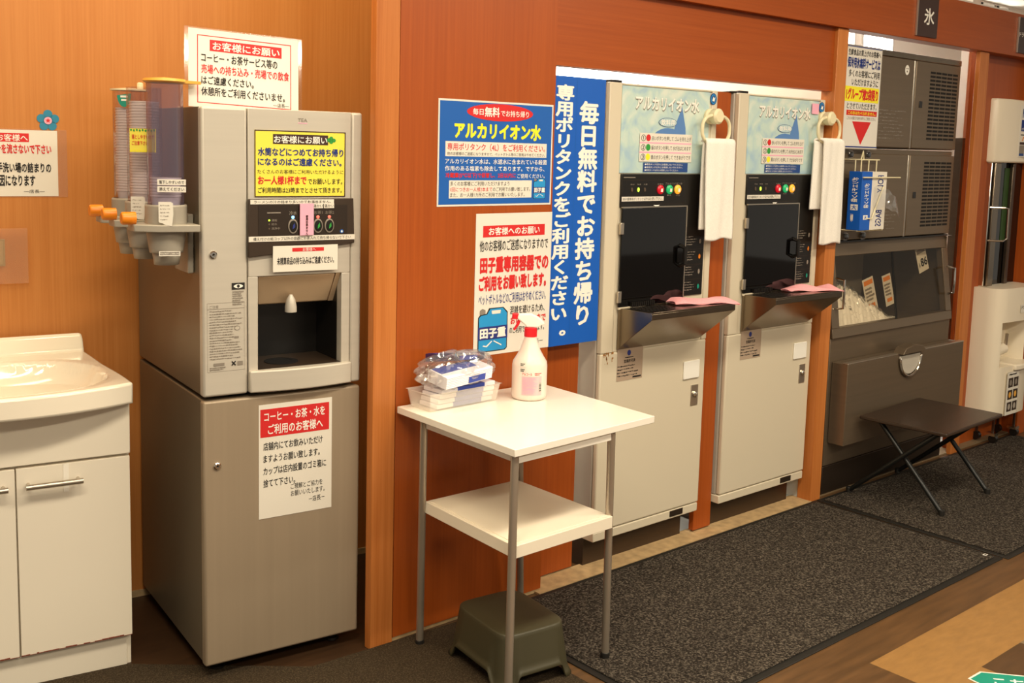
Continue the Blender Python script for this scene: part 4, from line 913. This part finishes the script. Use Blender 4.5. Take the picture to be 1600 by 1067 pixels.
wr.tube([(.03, -.012, 1.385), (.27, -.012, 1.385)], r_, 'cream', 8); wr.tube([(.03, -.012, 1.10), (.25, -.012, 1.10)], r_, 'cream', 8); wr.tube([(.02, -.095, 1.315), (.30, -.095, 1.315)], r_, 'cream', 8); wr.tube([(.03, -.075, 1.315), (.03, -.095, 1.315)], r_, 'cream', 8)
wr.tube([(.03, -.075, 1.15), (.1, -.095, 1.15), (.175, -.095, 1.28)], r_, 'cream', 8); wr.tube([(.13, -.012, 1.385), (.14, -.014, 1.42), (.15, -.012, 1.385)], r_, 'cream', 8)
for x in (.09, .19): wr.tube([(x, -.012, 1.385), (x, -.012, 1.10)], r_, 'cream', 8)
wr.tube([(.03, -.075, 1.10), (.22, -.075, 1.10), (.25, -.012, 1.10)], r_, 'cream', 8)
wr.build('wire_frame', s)
for x in (.07, .2):
    for z in (1.405, 1.07): MB().lathe([(.02, 0), (.016, -.006), (.006, -.009)], 'clear', (x, 0, z), 18, 'y').lathe([(.011, 0), (.011, -.008)], 'black', (x, 0, z), 14, 'y').build('suction_cup', s)
t = thing('bag_carton', 'blue and white carton of plastic bags in the wire rack', 'box', (3.855, 2.328, 1.103))
MB().box(0, .075, 0, .06, 0, .235, 'packet_carton' if False else 'banner_blue').box(.075, .185, 0, .06, 0, .235, 'paper').build('carton', t, bevel=.001)
s = Sheet(.185, .235, None); s.text('ポリエチレン袋', .10, .2, .3, .62, 'ink_white', .02, rot=True); s.rect(.12, .74, .3, .82, 'ink_white'); s.text('大', .15, .75, .27, .81, 'banner_blue', .02, 3); s.text('POLY', .62, .06, .86, .36, 'ink_blue', .01, rot=True); s.text('BAGS', .62, .66, .86, .94, 'ink_blue', .01, rot=True); s.build('front_print', t, recalc=False, loc=(0, -.0003, .235))
s = Sheet(.06, .235, None); s.text('ポリエチレン袋', .25, .1, .75, .52, 'ink_white', .03, rot=True); s.rect(.25, .56, .8, .66, 'ink_white'); s.text('大', .32, .57, .72, .65, 'banner_blue', .02, 3); s.scribble(.3, .72, .6, .9, 'ink_white', 1, seed=2); o = s.build('side_print', t, recalc=False, loc=(-.0003, .06, .235)); o.rotation_euler = (0, 0, R(-90))
o = MB().grid(lambda u, v: (.085+.17*u, -.004-.05*math.sin(u*2.6)*(.6+.4*v), .175-.09*u*u-.085*v*(1-.2*u)+.004*math.sin(20*u+9*v)), 26, 18, 'bag').build('plastic_bag', loc=(3.855, 2.328, 1.103), smooth=40)
tag(o, 'clear plastic bag pulled half out of the carton in the wire rack', 'bag')

# hanging signs on the beam
def beam_sign(x, w, label, txt, box, h=.165):
    s = Sheet(w, h, None); s.box(0, w, 0, .006, -h, 0, 'sign_brown'); s.box(-.007, 0, -.001, .006, -h, 0, 'nickel'); s.text(txt, *box, 'ink_white', .02)
    tag(s.build('beam_sign', recalc=False, loc=(x, 2.348, 2.07)), label, 'sign')
beam_sign(4.233, .165, 'dark brown sign with one large white character on the orange beam', '氷', (.30, .28, .80, .70))
beam_sign(5.165, .165, 'dark brown sign on the beam at the right picture edge', 'ドライアイス', (.03, .42, .95, .55))

# black folding table
t = thing('folding_table', 'low black folding table on the carpet mat before the ice machine', 'table', (4.145, 2.155, .0095), R(2.5))
MB().box(-.255, .262, -.22, .145, .325, .34, 'fold_top').build('tabletop', t, bevel=.004, seg=3)
for x in (-.20, .222):
    MB().tube([(x, -.20, .006), (x, .08, .318), (x, .10, .325)], .0095, 'fold_leg', 12).build('leg', t)
    MB().tube([(x-.022, .19, .006), (x-.022, -.165, .318), (x-.022, -.18, .325)], .0095, 'fold_leg', 12).build('leg', t)
for x in (-.20, .222):
    MB().lathe([(.012, 0), (.012, .02), (.0105, .022)], 'black_rubber', (x, -.198, 0), 12).build('foot_cap', t); MB().lathe([(.012, 0), (.012, .02), (.0105, .022)], 'black_rubber', (x-.022, .188, 0), 12).build('foot_cap', t)

# ------------------------------------------------------------------ dry ice dispenser at the right
t = thing('dry_ice_dispenser', 'cream rounded dry ice dispenser at the right picture edge', 'dispenser', (5.10, 2.42, 0))
PF = [(-.025, .018), (-.025, -.06), (-.018, -.098), (.005, -.122), (.06, -.132), (.20, -.140), (.30, -.134), (.35, -.115), (.375, -.08), (.378, .018)]
nb = MB()
def loop(z, k=1.0): return [(x, y if y > .01 else y*k, z) for x, y in PF]
lo = MB().prism(PF, 'z', .155, .40, 'dispenser_white').prism(PF, 'z', .62, .785, 'dispenser_white')
lo.prism([(-.025, .018), (-.025, -.06), (-.018, -.098), (.005, -.122), (.022, -.126), (.034, -.02), (.034, .018)], 'z', .40, .62, 'dispenser_white').prism([(.34, -.05), (.36, -.09), (.378, -.05), (.378, .018), (.34, .018)], 'z', .40, .62, 'dispenser_white').prism([(.03, .0), (.34, .0), (.34, .018), (.03, .018)], 'z', .40, .62, 'dispenser_white')
lo.build('lower_housing', t, smooth=50)
MB().prism([(.15, -.150), (.2, -.16), (.3, -.155), (.345, -.018), (.345, 0), (.15, 0)], 'z', .375, .405, 'dispenser_white').build('niche_ledge', t, bevel=.008, seg=3)
MB().tube([(.035, -.06, .455), (.17, -.07, .475)], .028, 'dispenser_white', 20).tube([(.17, -.08, .46), (.16, -.09, .55)], .008, 'nickel', 10).build('discharge_nozzle', t)
MB().prism([(.0, .018), (.0, -.0), (.012, -.025), (.06, -.04), (.2, -.048), (.38, -.04), (.385, .018)], 'z', 1.385, 1.69, 'dispenser_white').build('upper_housing', t, bevel=.01, seg=3, smooth=50)
MB().box(.03, .38, -.0, .018, .785, 1.385, 'black_glass').build('dark_window', t)
MB().box(.03, .09, -.03, .018, .785, 1.385, 'stainless').box(.012, .02, -.02, .018, .785, 1.385, 'chrome').box(.24, .27, -.02, .0, .785, 1.385, 'stainless_dark').build('chrome_frame', t, bevel=.004)
MB().tube([(.02, -.02, 1.17), (.06, -.075, 1.17), (.1, -.075, 1.165), (.105, -.075, 1.02), (.06, -.075, 1.01), (.02, -.02, 1.01)], .005, 'chrome', 10).build('door_handle', t)
MB().box(.19, .30, -.002, .0, 1.0, 1.36, 'card_green').build('inner_card', t)
s = Sheet(.2, .25, 'paper', .001); s.text('ドライアイス', .1, .06, 1.2, .24, 'navy', .05); s.rect(.08, .28, 1, .5, 'ink_blue'); s.text('7～', .25, .31, .5, .42, 'ink_yellow', .04); s.text('ボタンを押す', .1, .43, .8, .48, 'ink_white', 0); s.rect(.08, .56, .3, .58, 'ink'); s.poly([(.15, .68), (.22, .6), (.26, .61), (.19, .69)], 'orange'); s.rect(.06, .71, .3, .76, 'ink_brown'); s.rect(.06, .77, .3, .93, 'ink_grey'); s.rect(.06, .93, .3, .98, 'navy'); s.ell(.4, .83, .03, .03, 'navy')
s.build('upper_label', t, recalc=False, loc=(.205, -.0485, 1.665)).rotation_euler = (0, 0, R(-3))
s = Sheet(.13, .215, 'paper', .001); s.frame(0, 0, 1, 1, .001, 'ink_grey'); s.scribble(.15, .04, .8, .09, 'ink', 1, seed=3)
for i in range(3):
    for j in range(2): s.rect(.12+.44*j, .14+.28*i, .5+.44*j, .36+.28*i, 'bezel', 1); s.ell(.3+.44*j, .25+.28*i, .1, .07, ('ink_grey', 'amber', 'machine_side')[i], 2)
s.build('photo_label', t, recalc=False, loc=(.085, -.1425, .372)); s = Sheet(.12, .04, 'paper', .001); s.text('ドライアイス', .05, .15, .95, .55, 'ink', .02); s.ell(.5, .8, .06, .14, 'navy'); s.build('name_label', t, recalc=False, loc=(.17, -.1425, .70))
for x in (.1, .33): MB().lathe([(.02, -.012), (.02, .012)], 'black', (x, -.09, .03), 16, 'x').box(x-.02, x+.02, -.105, -.06, .045, .06, 'chrome').box(x-.004, x+.004, -.09, -.08, .06, .156, 'stainless_dark').build('caster', t)
for x in (.1, .33): MB().lathe([(.02, -.012), (.02, .012)], 'black', (x, -.005, .03), 16, 'x').box(x-.004, x+.004, -.01, .0, .045, .156, 'stainless_dark').build('caster', t)
